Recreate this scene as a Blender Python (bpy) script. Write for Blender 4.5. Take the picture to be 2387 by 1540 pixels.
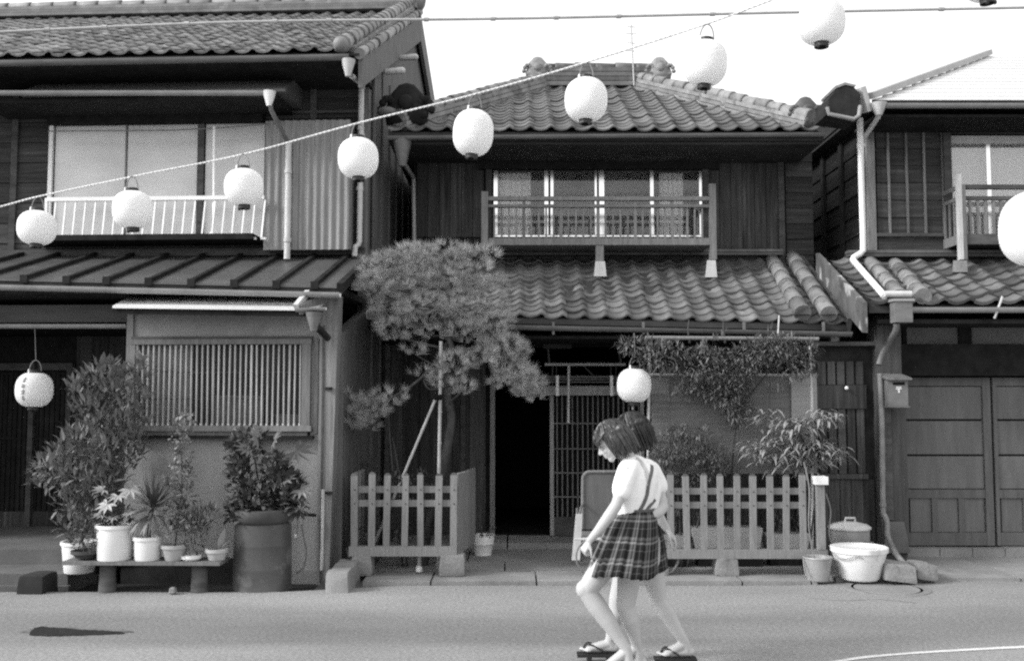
import bpy, bmesh, math, random
from mathutils import Vector, Matrix, noise as mnoise
from math import sin, cos, pi, radians, sqrt, tan, atan2
rnd = random.Random(7)
for o in list(bpy.data.objects): bpy.data.objects.remove(o)
scene = bpy.context.scene
COL = scene.collection

# ------------------------------------------------------------------ camera, sky, sun, exposure
CAM_H, TILT, F, CX, CY = 1.65, radians(4.0), 2321.0, 1193.5, 770.0
cam = bpy.data.cameras.new("camera"); cam_o = bpy.data.objects.new("camera", cam); COL.objects.link(cam_o)
cam.sensor_width = 36.0; cam.lens = F/2387*36; cam.clip_end = 500
cam_o.location = (0, 0, CAM_H); cam_o.rotation_euler = (pi/2+TILT, 0, 0)
scene.camera = cam_o
cam.dof.use_dof = True; cam.dof.focus_distance = 8.8; cam.dof.aperture_fstop = 5.6

SUN_DIR = Vector((0.84, 0.30, -0.56)).normalized()
world = bpy.data.worlds.new("World"); scene.world = world; world.use_nodes = True
wn = world.node_tree; wn.nodes.clear()
sky = wn.nodes.new("ShaderNodeTexSky"); sky.sky_type = 'NISHITA'; sky.sun_disc = False
sky.sun_elevation = math.asin(-SUN_DIR.z); sky.sun_rotation = atan2(-SUN_DIR.x, -SUN_DIR.y)
sky.air_density = 1.0; sky.dust_density = 6.0; sky.ozone_density = 1.0
bw = wn.nodes.new("ShaderNodeRGBToBW"); mxw = wn.nodes.new("ShaderNodeMix"); mxw.data_type = 'FLOAT'; mxw.inputs[0].default_value = .7; mxw.inputs[3].default_value = 5.2; bg = wn.nodes.new("ShaderNodeBackground"); wo = wn.nodes.new("ShaderNodeOutputWorld")
bg.inputs[1].default_value = 0.15
wn.links.new(sky.outputs[0], bw.inputs[0]); wn.links.new(bw.outputs[0], mxw.inputs[2]); wn.links.new(mxw.outputs[0], bg.inputs[0])  # even white cloud over the clear sky
wn.links.new(bg.outputs[0], wo.inputs[0])
sun = bpy.data.lights.new("sun", 'SUN'); sun.energy = 1.5; sun.angle = radians(14)
sun_o = bpy.data.objects.new("sun", sun); COL.objects.link(sun_o); sun_o.rotation_euler = SUN_DIR.to_track_quat('-Z', 'Y').to_euler()
sun_o.location = (-20, -8, 20)
vs = scene.view_settings; vs.view_transform = 'Standard'; vs.look = 'None'; vs.exposure = 1.03; vs.gamma = 1.0
try: vs.use_curve_mapping = False
except Exception: pass
scene.render.engine = 'CYCLES'
scene.cycles.use_denoising = False
scene.cycles.max_bounces = 6
scene.render.filter_size = 1.7
scene.cycles.filter_width = 2.2

# ------------------------------------------------------------------ picture point -> place
def ray(qx, qy):
    u = (qx-CX)/F; v = (CY-qy)/F
    return Vector((u, cos(TILT)-v*sin(TILT), sin(TILT)+v*cos(TILT)))
def row(qy, Y):   # 'any row' lookups of x: the storey the depth belongs to
    if qy != 1: return qy
    return 505 if abs(Y-11.3) < .06 or abs(Y-10.72) < .06 else 730 if abs(Y-9.8) < .02 else 915 if abs(Y-10.12) < .01 else 885 if abs(Y-11.2) < .01 else 1090
def at(qx, qy, Y):
    d = ray(qx, row(qy, Y)); t = Y/d.y
    return Vector((d.x*t, Y, CAM_H+d.z*t))
def gnd(qx, qy, z=0.0):
    d = ray(qx, qy); t = (z-CAM_H)/d.z
    return Vector((d.x*t, d.y*t, z))
def wid(q, Y): return q/F*Y
class Frame:
    def __init__(s, pivot, yaw):
        s.p = Vector(pivot); s.R = Matrix.Rotation(yaw, 3, 'Z'); s.yaw = yaw
    def at(s, qx, qy, Y):
        Ri = s.R.transposed(); d = Ri @ ray(qx, row(qy, Y)); o = Ri @ (Vector((0, 0, CAM_H))-s.p)+s.p
        return o+d*((Y-o.y)/d.y)

# ------------------------------------------------------------------ materials (greys: a black-and-white place)
MATS = {}
def mat(name, base, rough=0.8, var=0.25, scale=3.0, stretch=(1, 1, 1), bump=0.0, bscale=60.0, rnd_var=0.15, spec=0.3, metal=0.0,
        spots=None, trans=0.0, fine=0.0):
    if name in MATS: return MATS[name]
    m = bpy.data.materials.new(name); m.use_nodes = True; nt = m.node_tree; nt.nodes.clear()
    N = nt.nodes.new; Lk = nt.links.new
    out = N("ShaderNodeOutputMaterial"); bs = N("ShaderNodeBsdfPrincipled")
    geo = N("ShaderNodeNewGeometry"); mp = N("ShaderNodeMapping"); mp.inputs['Scale'].default_value = stretch
    Lk(geo.outputs['Position'], mp.inputs['Vector'])
    nz = N("ShaderNodeTexNoise"); nz.inputs['Scale'].default_value = scale; nz.inputs['Detail'].default_value = 7; nz.inputs['Roughness'].default_value = .62
    Lk(mp.outputs[0], nz.inputs['Vector'])
    mr = N("ShaderNodeMapRange"); mr.inputs[1].default_value = .28; mr.inputs[2].default_value = .72
    mr.inputs[3].default_value = 1-var; mr.inputs[4].default_value = 1+var; Lk(nz.outputs[0], mr.inputs[0])
    oi = N("ShaderNodeObjectInfo"); mr2 = N("ShaderNodeMapRange"); mr2.inputs[3].default_value = 1-rnd_var; mr2.inputs[4].default_value = 1+rnd_var
    Lk(oi.outputs['Random'], mr2.inputs[0])
    mu = N("ShaderNodeMath"); mu.operation = 'MULTIPLY'; Lk(mr.outputs[0], mu.inputs[0]); Lk(mr2.outputs[0], mu.inputs[1])
    last = mu.outputs[0]
    if fine:
        n3 = N("ShaderNodeTexNoise"); n3.inputs['Scale'].default_value = bscale; n3.inputs['Detail'].default_value = 3; Lk(mp.outputs[0], n3.inputs['Vector'])
        m3 = N("ShaderNodeMapRange"); m3.inputs[1].default_value = .3; m3.inputs[2].default_value = .7; m3.inputs[3].default_value = 1-fine; m3.inputs[4].default_value = 1+fine
        Lk(n3.outputs[0], m3.inputs[0]); q = N("ShaderNodeMath"); q.operation = 'MULTIPLY'; Lk(last, q.inputs[0]); Lk(m3.outputs[0], q.inputs[1]); last = q.outputs[0]
    if spots:  # (scale, threshold, multiplier): stains with a shape of their own
        n4 = N("ShaderNodeTexNoise"); n4.inputs['Scale'].default_value = spots[0]; n4.inputs['Detail'].default_value = 5; Lk(mp.outputs[0], n4.inputs['Vector'])
        m4 = N("ShaderNodeMapRange"); m4.inputs[1].default_value = spots[1]; m4.inputs[2].default_value = spots[1]+.06; m4.inputs[3].default_value = 1; m4.inputs[4].default_value = spots[2]
        Lk(n4.outputs[0], m4.inputs[0]); q = N("ShaderNodeMath"); q.operation = 'MULTIPLY'; Lk(last, q.inputs[0]); Lk(m4.outputs[0], q.inputs[1]); last = q.outputs[0]
    mb_ = N("ShaderNodeMath"); mb_.operation = 'MULTIPLY'; mb_.inputs[1].default_value = base; Lk(last, mb_.inputs[0])
    cl = N("ShaderNodeClamp"); cl.inputs[2].default_value = .92; Lk(mb_.outputs[0], cl.inputs[0])
    Lk(cl.outputs[0], bs.inputs['Base Color'])
    bs.inputs['Roughness'].default_value = rough; bs.inputs['Metallic'].default_value = metal; bs.inputs['Specular IOR Level'].default_value = spec
    if bump:
        n2 = N("ShaderNodeTexNoise"); n2.inputs['Scale'].default_value = bscale; n2.inputs['Detail'].default_value = 4; Lk(mp.outputs[0], n2.inputs['Vector'])
        bp = N("ShaderNodeBump"); bp.inputs['Strength'].default_value = bump; bp.inputs['Distance'].default_value = .01
        Lk(n2.outputs[0], bp.inputs['Height']); Lk(bp.outputs[0], bs.inputs['Normal'])
    sh = bs.outputs[0]
    if trans:
        tr = N("ShaderNodeBsdfTranslucent"); Lk(cl.outputs[0], tr.inputs[0]); mx = N("ShaderNodeMixShader"); mx.inputs[0].default_value = trans
        Lk(sh, mx.inputs[1]); Lk(tr.outputs[0], mx.inputs[2]); sh = mx.outputs[0]
    Lk(sh, out.inputs[0]); MATS[name] = m
    return m

M_alu = mat("bright_aluminium", .92, .16, .04, 5, (1, 1, 1), .0, 10, .03, .5, 1.0)
M_sideb = mat("grey_side_boards", .12, .8, .4, 3, (9, 9, .4), .3, 14, .1)
M_step = mat("dim_step_stone", .11, .9, .3, 3, (1, 1, 1), .3, 60, .1, fine=.1)
def glass_mat(name, reflect=.05, tint=.75, dusty=.75, dust=.3):
    m = bpy.data.materials.new(name); m.use_nodes = True; nt = m.node_tree; nt.nodes.clear(); N = nt.nodes.new; Lk = nt.links.new
    out = N("ShaderNodeOutputMaterial"); t = N("ShaderNodeBsdfTransparent"); t.inputs[0].default_value = (tint,)*3+(1,)
    g = N("ShaderNodeBsdfGlossy"); g.inputs[0].default_value = (1, 1, 1, 1); g.inputs[1].default_value = .06
    nz = N("ShaderNodeTexNoise"); nz.inputs['Scale'].default_value = 1.2; bp = N("ShaderNodeBump"); bp.inputs['Strength'].default_value = .08
    Lk(nz.outputs[0], bp.inputs['Height']); Lk(bp.outputs[0], g.inputs['Normal'])
    fr = N("ShaderNodeFresnel"); fr.inputs[0].default_value = 1.5; ad = N("ShaderNodeMath"); ad.operation = 'ADD'; ad.use_clamp = True; ad.inputs[1].default_value = reflect
    Lk(fr.outputs[0], ad.inputs[0]); mx = N("ShaderNodeMixShader"); dd = N("ShaderNodeBsdfDiffuse"); dd.inputs[0].default_value = (dust,)*3+(1,); m0 = N("ShaderNodeMixShader"); m0.inputs[0].default_value = dusty
    Lk(t.outputs[0], m0.inputs[1]); Lk(dd.outputs[0], m0.inputs[2]); Lk(ad.outputs[0], mx.inputs[0]); Lk(m0.outputs[0], mx.inputs[1]); Lk(g.outputs[0], mx.inputs[2])
    Lk(mx.outputs[0], out.inputs[0]); return m

WH = (8, 8, .6); WV = (8, 8, .5)
M_boardH = mat("dark_board_horizontal_grain", .052, .8, .5, 3, (.5, .5, 9), .35, 14, .32, .12, spots=(1.6, .62, 1.5))
M_boardV = mat("dark_board_vertical_grain", .06, .8, .55, 3, (9, 9, .5), .35, 14, .32, .12, spots=(1.3, .6, 1.6))
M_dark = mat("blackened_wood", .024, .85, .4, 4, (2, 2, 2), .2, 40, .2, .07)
M_beam = mat("weathered_beam", .078, .85, .4, 4, (1, 1, 4), .3, 30, .2, .12)
M_rail = mat("grey_weathered_wood", .17, .85, .3, 5, (6, 6, .8), .3, 30, .14)
M_fence = mat("silver_fence_wood", .21, .85, .22, 6, (7, 7, .7), .3, 40, .1, spots=(9, .68, .6))
M_tile = mat("smoked_roof_tile", .1, .55, .4, 5, (1, 1, 1), .25, 60, .42, .4, spots=(3.5, .62, 1.55))
M_tileL = mat("pale_smoked_roof_tile", .16, .55, .4, 5, (1, 1, 1), .25, 60, .4, .4, spots=(3.0, .6, 1.5))
M_ridge = mat("ridge_tile_clay", .2, .6, .4, 7, (1, 1, 1), .35, 50, .25, .35, spots=(6, .6, .55))
M_deck = mat("roof_deck", .04, .9, .3, 4)
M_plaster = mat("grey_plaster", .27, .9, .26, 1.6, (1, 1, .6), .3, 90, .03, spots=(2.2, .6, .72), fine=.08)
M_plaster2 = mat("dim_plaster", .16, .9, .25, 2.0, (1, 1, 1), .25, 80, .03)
M_metal = mat("galvanised_metal", .3, .5, .2, 5, (1, 1, 1), .1, 40, .1, .5, .2)
M_pipe = mat("pale_painted_pipe", .5, .45, .18, 7, (2, 2, .7), .05, 40, .08, .4)
M_gutter = mat("dull_gutter", .14, .5, .3, 6, (.6, 2, 2), .1, 40, .1, .4)
M_white = mat("white_paint", .8, .5, .08, 6, (1, 1, 1), .05, 60, .05, .4)
M_sheet = mat("pale_sheet_metal", .62, .5, .12, 3, (.4, 3, 1), .05, 40, .04, .4, spots=(4, .66, .8))
M_darkmetal = mat("painted_sheet_roof", .07, .45, .35, 2.2, (1, 1, 1), .12, 30, .1, .5, spots=(1.5, .62, 1.35))
M_corr = mat("corrugated_iron", .2, .5, .3, 4, (6, 6, .5), .1, 40, .05, .5, spots=(2, .64, 1.35))
M_frost = mat("frosted_pane", .6, .22, .22, 1.1, (1, 1, 1.4), .04, 6, .05, .7)
M_dglass = mat("dim_window_glass", .03, .3, .4, 1.5, (1, 1, 1), .02, 6, .2, .25)
M_curtain = mat("curtain_cloth", .55, .9, .15, 3, (7, 7, .4), .1, 30, .08, trans=.2)
M_interior = mat("dim_room", .12, .9, .3, 2)
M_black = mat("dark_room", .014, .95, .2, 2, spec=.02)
M_concrete = mat("grey_concrete", .23, .9, .25, 2.6, (1, 1, 1), .3, 70, .08, fine=.12, spots=(1.8, .63, .72))
M_stone = mat("rough_stone", .22, .92, .25, 5, (1, 1, 1), .6, 45, .1, fine=.15, spots=(8, .64, .65))
M_paper = mat("lantern_paper", .91, .9, .015, 5, (1, 1, 1), .0, 10, .0, .1, trans=.42)
M_ring = mat("black_lacquer_ring", .03, .4, .2, 10)
M_rope = mat("twisted_rope", .6, .95, .25, 60)
M_cable = mat("grey_cable", .36, .7, .2, 10)
M_wire = mat("thin_wire", .2, .6, .1, 10)
M_bamboo = mat("bamboo_pole", .36, .6, .25, 8, (2, 2, .8), .05, 40, .1, .4)
M_pot = mat("white_glazed_pot", .74, .4, .12, 4, (1, 1, .5), .05, 20, .06, .45, spots=(6, .62, .78))
M_potg = mat("grey_pot", .36, .6, .15, 5, (1, 1, 1), .1, 40, .12)
M_potd = mat("dark_pot", .06, .6, .3, 5)
M_soil = mat("potting_soil", .03, .95, .4, 30, (1, 1, 1), .5, 60)
M_drum = mat("painted_steel_drum", .075, .34, .3, 3, (1, 1, 1), .08, 20, .05, .5, .15, spots=(3.2, .6, 1.7))
M_leaf = mat("glossy_leaf", .18, .5, .35, 8, (1, 1, 1), .0, 10, .25, .4, trans=.15)
M_leafd = mat("deep_leaf", .075, .55, .4, 8, (1, 1, 1), .0, 10, .25, .35, trans=.12)
M_leafp = mat("pale_leaf", .3, .5, .25, 8, (1, 1, 1), .0, 10, .2, .4, trans=.15)
M_needle = mat("pine_needle", .33, .6, .4, 7, (1, 1, 1), .0, 10, .2, .3, trans=.2)
M_bark = mat("pine_bark", .06, .95, .5, 14, (1, 1, .5), .9, 40)
M_reed = mat("reed_mat", .2, .85, .3, 2, (1, 1, 14), .2, 40, .05)
M_skin = mat("skin", .43, .5, .06, 6, (1, 1, 1), .03, 90, .0, .35)
M_shirt = mat("white_cotton", .8, .85, .03, 10, (1, 1, 1), .18, 22, .0, .15)
M_hair = mat("black_hair", .016, .42, .6, 60, (1, 1, .25), .25, 90, .0, .45)
M_hair2 = mat("highlit_black_hair", .04, .36, .7, 60, (1, 1, .25), .3, 90, .0, .6)  # near girl's copy: hair highlights put in by a paler, glossier base
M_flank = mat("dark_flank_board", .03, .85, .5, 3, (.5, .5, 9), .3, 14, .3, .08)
M_slat = mat("pale_lattice_slat", .36, .8, .25, 6, (7, 7, .7), .2, 40, .14, .2)
M_strap = mat("dark_strap", .09, .7, .1, 10)
M_geta = mat("lacquered_geta", .03, .4, .2, 10)
M_ink = mat("lantern_ink", .3, .9, .1, 10)
M_peel = mat("peeling_painted_board", .1, .85, .5, 5, (1, 1, .6), .3, 30, .05, spots=(4.5, .53, 3.6))
M_paint = mat("road_paint", .62, .85, .15, 12, (1, 1, 1), .2, 60, 0, fine=.2)
M_tar = mat("tar_stain", .012, .75, .3, 6, (1, 1, 1), .3, 40)
M_roofpale = mat("pale_roof_sheet", .56, .6, .05, 2, (.3, 4, 4), .1, 20, .02, .4)

# ------------------------------------------------------------------ object helpers
OFF = {}
def link(o, parent=None):
    COL.objects.link(o)
    if parent is not None: o.parent = parent; OFF[o.name] = OFF[parent.name]
    return o
def tag(o, label=None, cat=None, group=None, kind=None):
    if label: o["label"] = label
    if cat: o["category"] = cat
    if group: o["group"] = group
    if kind: o["kind"] = kind
    return o
def thing(name, label, cat, loc, group=None, yaw=0.0, kind=None):
    o = bpy.data.objects.new(name, None); o.empty_display_size = .1
    COL.objects.link(o); o.location = loc; o.rotation_euler = (0, 0, yaw); OFF[o.name] = Vector(loc)
    return tag(o, label, cat, group, kind)

class MB:
    def __init__(s): s.v = []; s.f = []; s.uv = None
    def add(s, vs, fs):
        n = len(s.v); s.v.extend([tuple(p) for p in vs]); s.f.extend([tuple(i+n for i in f) for f in fs]); return s
    def box(s, x0, x1, y0, y1, z0, z1):
        x0, x1 = min(x0, x1), max(x0, x1); y0, y1 = min(y0, y1), max(y0, y1); z0, z1 = min(z0, z1), max(z0, z1)
        return s.add([(x0, y0, z0), (x1, y0, z0), (x1, y1, z0), (x0, y1, z0), (x0, y0, z1), (x1, y0, z1), (x1, y1, z1), (x0, y1, z1)],
                     [(0, 3, 2, 1), (4, 5, 6, 7), (0, 1, 5, 4), (1, 2, 6, 5), (2, 3, 7, 6), (3, 0, 4, 7)])
    def hexa(s, b, t):   # 4 bottom points, 4 top points
        return s.add(list(b)+list(t), [(0, 3, 2, 1), (4, 5, 6, 7), (0, 1, 5, 4), (1, 2, 6, 5), (2, 3, 7, 6), (3, 0, 4, 7)])
    def beam(s, p0, p1, w, h, up=(0, 0, 1)):
        p0 = Vector(p0); p1 = Vector(p1); d = (p1-p0).normalized(); u = Vector(up)
        if abs(d.dot(u)) > .98: u = Vector((0, 1, 0))
        r = d.cross(u).normalized(); u = r.cross(d).normalized()
        q = lambda p: [p-r*w/2-u*h/2, p+r*w/2-u*h/2, p+r*w/2+u*h/2, p-r*w/2+u*h/2]
        return s.add(q(p0)+q(p1), [(0, 3, 2, 1), (4, 5, 6, 7), (0, 1, 5, 4), (1, 2, 6, 5), (2, 3, 7, 6), (3, 0, 4, 7)][::-1])
    def prism(s, poly, ext):
        n = len(poly); e = Vector(ext); a = [Vector(p) for p in poly]
        return s.add(a+[p+e for p in a], [tuple(range(n))[::-1], tuple(range(n, 2*n))]+[(i, (i+1) % n, n+(i+1) % n, n+i) for i in range(n)])
    def tube(s, pts, r, n=8, caps=True):
        pts = [Vector(p) for p in pts]; m = len(pts); rs = r if isinstance(r, (list, tuple)) else [r]*m
        base = len(s.v); prev = None
        for i, p in enumerate(pts):
            d = (pts[min(i+1, m-1)]-pts[max(i-1, 0)]).normalized()
            if prev is None:
                a = Vector((0, 0, 1)) if abs(d.z) < .9 else Vector((1, 0, 0)); x = d.cross(a).normalized()
            else:
                x = (prev-d*prev.dot(d)).normalized()
            prev = x; y = d.cross(x)
            for k in range(n):
                t = 2*pi*k/n; s.v.append(tuple(p+x*(cos(t)*rs[i])+y*(sin(t)*rs[i])))
        for i in range(m-1):
            for k in range(n):
                a = base+i*n+k; b = base+i*n+(k+1) % n; s.f.append((a, b, b+n, a+n))
        if caps: s.f.append(tuple(base+k for k in range(n))[::-1]); s.f.append(tuple(base+(m-1)*n+k for k in range(n)))
        return s
    def lathe(s, c, prof, n=24, sx=1.0, sy=1.0):
        c = Vector(c); base = len(s.v); m = len(prof)
        for r, z in prof:
            for k in range(n):
                t = 2*pi*k/n; s.v.append((c.x+cos(t)*r*sx, c.y+sin(t)*r*sy, c.z+z))
        for i in range(m-1):
            for k in range(n):
                a = base+i*n+k; b = base+i*n+(k+1) % n; s.f.append((a, b, b+n, a+n))
        if prof[0][0] > 1e-4: s.f.append(tuple(base+k for k in range(n))[::-1])
        if prof[-1][0] > 1e-4: s.f.append(tuple(base+(m-1)*n+k for k in range(n)))
        return s
    def ell(s, c, r, n=12, m=8, R=None):
        c = Vector(c); base = len(s.v)
        for i in range(m+1):
            ph = -pi/2+pi*i/m
            for k in range(n):
                t = 2*pi*k/n; p = Vector((r[0]*cos(ph)*cos(t), r[1]*cos(ph)*sin(t), r[2]*sin(ph)))
                if R is not None: p = R @ p
                s.v.append(tuple(c+p))
        for i in range(m):
            for k in range(n):
                a = base+i*n+k; b = base+i*n+(k+1) % n; s.f.append((a, b, b+n, a+n))
        return s
    def caps(s, p0, p1, r0, r1, n=12):   # tapered capsule
        p0 = Vector(p0); p1 = Vector(p1); d = (p1-p0); L = d.length
        if L < 1e-6: return s.ell(p0, (r0,)*3)
        d /= L; pts = []; rr = []
        for i in range(5):
            a = -pi/2+pi/2*i/4.0; pts.append(p0+d*(r0*sin(a))); rr.append(max(1e-4, r0*cos(a)))
        for i in range(5):
            a = pi/2*i/4.0; pts.append(p1+d*(r1*sin(a))); rr.append(max(1e-4, r1*cos(a)))
        a = Vector((0, 0, 1)) if abs(d.z) < .9 else Vector((1, 0, 0)); x = d.cross(a).normalized(); y = d.cross(x); base = len(s.v)
        for p, r in zip(pts, rr):
            for k in range(n):
                t = 2*pi*k/n; s.v.append(tuple(p+x*(cos(t)*r)+y*(sin(t)*r)))
        for i in range(len(pts)-1):
            for k in range(n):
                a_ = base+i*n+k; b = base+i*n+(k+1) % n; s.f.append((a_, b, b+n, a_+n))
        s.f.append(tuple(base+k for k in range(n))[::-1]); s.f.append(tuple(base+(len(pts)-1)*n+k for k in range(n)))
        return s
    def mesh(s, name, m, smooth=False, off=None):
        me = bpy.data.meshes.new(name); o = off if off is not None else Vector((0, 0, 0))
        me.from_pydata([(a-o.x, b-o.y, c-o.z) for a, b, c in s.v], [], s.f)
        if m is not None: me.materials.append(m)
        if smooth is True: me.polygons.foreach_set("use_smooth", [True]*len(me.polygons))
        me.update(); return me
    def build(s, name, m, parent=None, smooth=False, label=None, cat=None, group=None, kind=None, loc=None):
        if parent is not None: off = OFF[parent.name]
        else: off = Vector(loc) if loc is not None else Vector((0, 0, 0))
        o = bpy.data.objects.new(name, s.mesh(name, m, smooth, off)); link(o, parent)
        if parent is None: o.location = off; OFF[o.name] = off
        if smooth == 'auto':
            o.data.polygons.foreach_set("use_smooth", [True]*len(o.data.polygons))
            try: o.data.set_sharp_from_angle(angle=radians(40))
            except Exception: pass
        return tag(o, label, cat, group, kind)
def inst(name, mesh, parent, M, label=None):
    o = bpy.data.objects.new(name, mesh); link(o, parent); o.matrix_basis = Matrix.Translation(-OFF[parent.name]) @ M
    if label: o["label"] = label
    return o
def box(name, m, parent, x0, x1, y0, y1, z0, z1, **k): return MB().box(x0, x1, y0, y1, z0, z1).build(name, m, parent, **k)
def smoothline(pts, k=6):
    pts = [Vector(p) for p in pts]; out = []
    for i in range(len(pts)-1):
        p0 = pts[max(i-1, 0)]; p1 = pts[i]; p2 = pts[i+1]; p3 = pts[min(i+2, len(pts)-1)]
        for j in range(k):
            t = j/k
            out.append(.5*((2*p1)+(p2-p0)*t+(2*p0-5*p1+4*p2-p3)*t*t+(3*p1-p0-3*p2+p3)*t**3))
    out.append(pts[-1]); return out

# ------------------------------------------------------------------ roof tiles
def tile_profile(n=10):
    out = []
    for i in range(n+1):
        s_ = i/n*1.06
        if s_ < .68: z = -.085*sin(pi*s_/.68)
        else: z = .115*sin(pi*min(1, (s_-.68)/.34))
        out.append((s_, z))
    return out
def tile_mesh(name, m, w, L, lip=.022):
    b = MB(); pr = tile_profile(); n = len(pr)
    k_ = lip; lo = [(s*w, -.01, z*w+k_) for s, z in pr]; hi = [(s*w, L*1.2, z*w+.0) for s, z in pr]; dn = [(s*w, -.012, z*w+k_*.1) for s, z in pr]
    v = lo+hi+dn; f = []
    for i in range(n-1): f.append((i, i+1, n+i+1, n+i)); f.append((2*n+i, 2*n+i+1, i+1, i))
    b.add(v, f); me = b.mesh(name, m)
    me.polygons.foreach_set("use_smooth", [k % 2 == 0 for k in range(len(me.polygons))])
    return me
def roof_place(P00, P10, P01, P11, cols, rows, keep=None):
    """grid of tile matrices on a four-cornered roof (eave left, eave right, top left, top right)"""
    P00, P10, P01, P11 = map(Vector, (P00, P10, P01, P11)); out = []
    for j in range(rows):
        for i in range(cols):
            u, v = i/cols, j/rows
            f = lambda u, v: (P00*(1-u)+P10*u)*(1-v)+(P01*(1-u)+P11*u)*v
            o = f(u, v); ax = (f(min(1, u+.02), v)-f(u, v)).normalized() if u < .98 else (f(u, v)-f(u-.02, v)).normalized()
            ay = (f(u, v+.02)-f(u, v)).normalized(); az = ax.cross(ay).normalized(); ay = az.cross(ax)
            c = f(min(1, u+.5/cols), v+.5/rows)
            if keep and not keep(c): continue
            jit = rnd.uniform(-.006, .006)
            M = Matrix(((ax.x, ay.x, az.x, o.x), (ax.y, ay.y, az.y, o.y), (ax.z, ay.z, az.z, o.z+jit), (0, 0, 0, 1))) @ Matrix.Rotation(rnd.uniform(-.012, .012), 4, 'Z') @ Matrix.Rotation(rnd.uniform(-.02, .02), 4, 'X')
            out.append((M, c))
    return out
def lay_tiles(sets, house, limit=300):
    """sets: [(placements, mesh, part)]; the nearest LIMIT tiles are parts of their roof, the rest one joined part of the house"""
    allp = [(c.y, k, M, me, part) for k, (pl, me, part) in enumerate(sets) for M, c in pl]
    allp.sort(key=lambda t: t[0])
    for _, k, M, me, part in allp[:limit]: inst("tile", me, part, M)
    rest = allp[limit:]
    if rest:
        b = MB()
        for _, k, M, me, part in rest:
            b.add([M @ v.co for v in me.vertices], [tuple(p.vertices) for p in me.polygons])
        b.build("roof_tiles", rest[0][3].materials[0], house, smooth=False, kind="stuff", label="upper courses of grey roof tiles")
def roll_line(part, p0, p1, r, m, seg=.26, name="ridge_tile", end=True, up=None):
    """a line of overlapping round cover tiles"""
    p0 = Vector(p0); p1 = Vector(p1); L = (p1-p0).length; n = max(2, round(L/seg)); d = (p1-p0)/L; s = L/n
    b = MB(); pts = [Vector((0, -.02, 0)), Vector((0, .02, 0)), Vector((0, s*1.08, 0))]
    b.tube(pts, [r*1.06, r*1.06, r*.9], 12)
    me = b.mesh(name, m); me.polygons.foreach_set("use_smooth", [len(p.vertices) == 4 for p in me.polygons])
    x = d.cross(Vector((0, 0, 1))).normalized(); z = x.cross(d)
    for i in range(n):
        o = p0+d*(s*i)+Vector((rnd.uniform(-.006, .006), 0, rnd.uniform(-.006, .006)))
        inst(name, me, part, Matrix(((x.x, d.x, z.x, o.x), (x.y, d.y, z.y, o.y), (x.z, d.z, z.z, o.z), (0, 0, 0, 1))))
def noshi(part, p0, p1, w, h, layers, m):
    """flat stacked courses under a ridge"""
    p0 = Vector(p0); p1 = Vector(p1)
    for k in range(layers):
        b = MB(); z = Vector((0, 0, h*(k+.5)/layers)); b.beam(p0+z, p1+z, w*(1-.12*k), h/layers*.8); b.build("ridge_course", m, part)
def horned(part, c, s, m, name="ridge_end_tile", flip=1):
    """scrolled end tile"""
    c = Vector(c); b = MB()
    b.lathe(c+Vector((0, 0, -.5*s)), [(.05*s, 0), (.5*s, .05*s), (.55*s, .35*s), (.42*s, .8*s), (.2*s, 1.05*s), (.02, 1.1*s)], 14, 1.0, .5)
    for sx in (-1, 1):
        for k in range(10):
            t = k/9*1.6*pi; r = .34*s*(1-k/14); b.ell(c+Vector((sx*(.42*s+cos(t)*r*.6), -.12*s, -.1*s+sin(t)*r)), (.1*s,)*3, 7, 5)
    b.ell(c+Vector((0, -.25*s, .05*s)), (.2*s, .12*s, .2*s), 10, 7)
    return b.build(name, m, part, smooth=True)
def scatter_boards(name, m, part, x0, x1, z0, z1, Y, h, lap=.014, seg=None, skip=None):
    n = max(1, round((z1-z0)/h)); h = (z1-z0)/n
    for k in range(n):
        a = z0+k*h; cuts = [x0]+(seg or [])+[x1]
        for i in range(len(cuts)-1):
            xa, xb = cuts[i]+.003, cuts[i+1]-.003
            if skip and skip(xa, xb, a, a+h): continue
            j = rnd.uniform(-.003, .003)
            MB().hexa([(xa, Y-lap-.012+j, a+.004), (xb, Y-lap-.012-j, a+.004), (xb, Y, a+.004), (xa, Y, a+.004)],
                      [(xa, Y-.012+j, a+h), (xb, Y-.012-j, a+h), (xb, Y, a+h), (xa, Y, a+h)]).build(name, m, part)
def v_boards(name, m, part, x0, x1, z0, z1, Y, w, th=.02):
    n = max(1, round((x1-x0)/w)); w = (x1-x0)/n
    for k in range(n):
        j = rnd.uniform(0, .006); MB().box(x0+k*w+.003, x0+(k+1)*w-.003, Y-th-j, Y, z0, z1).build(name, m, part)
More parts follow.
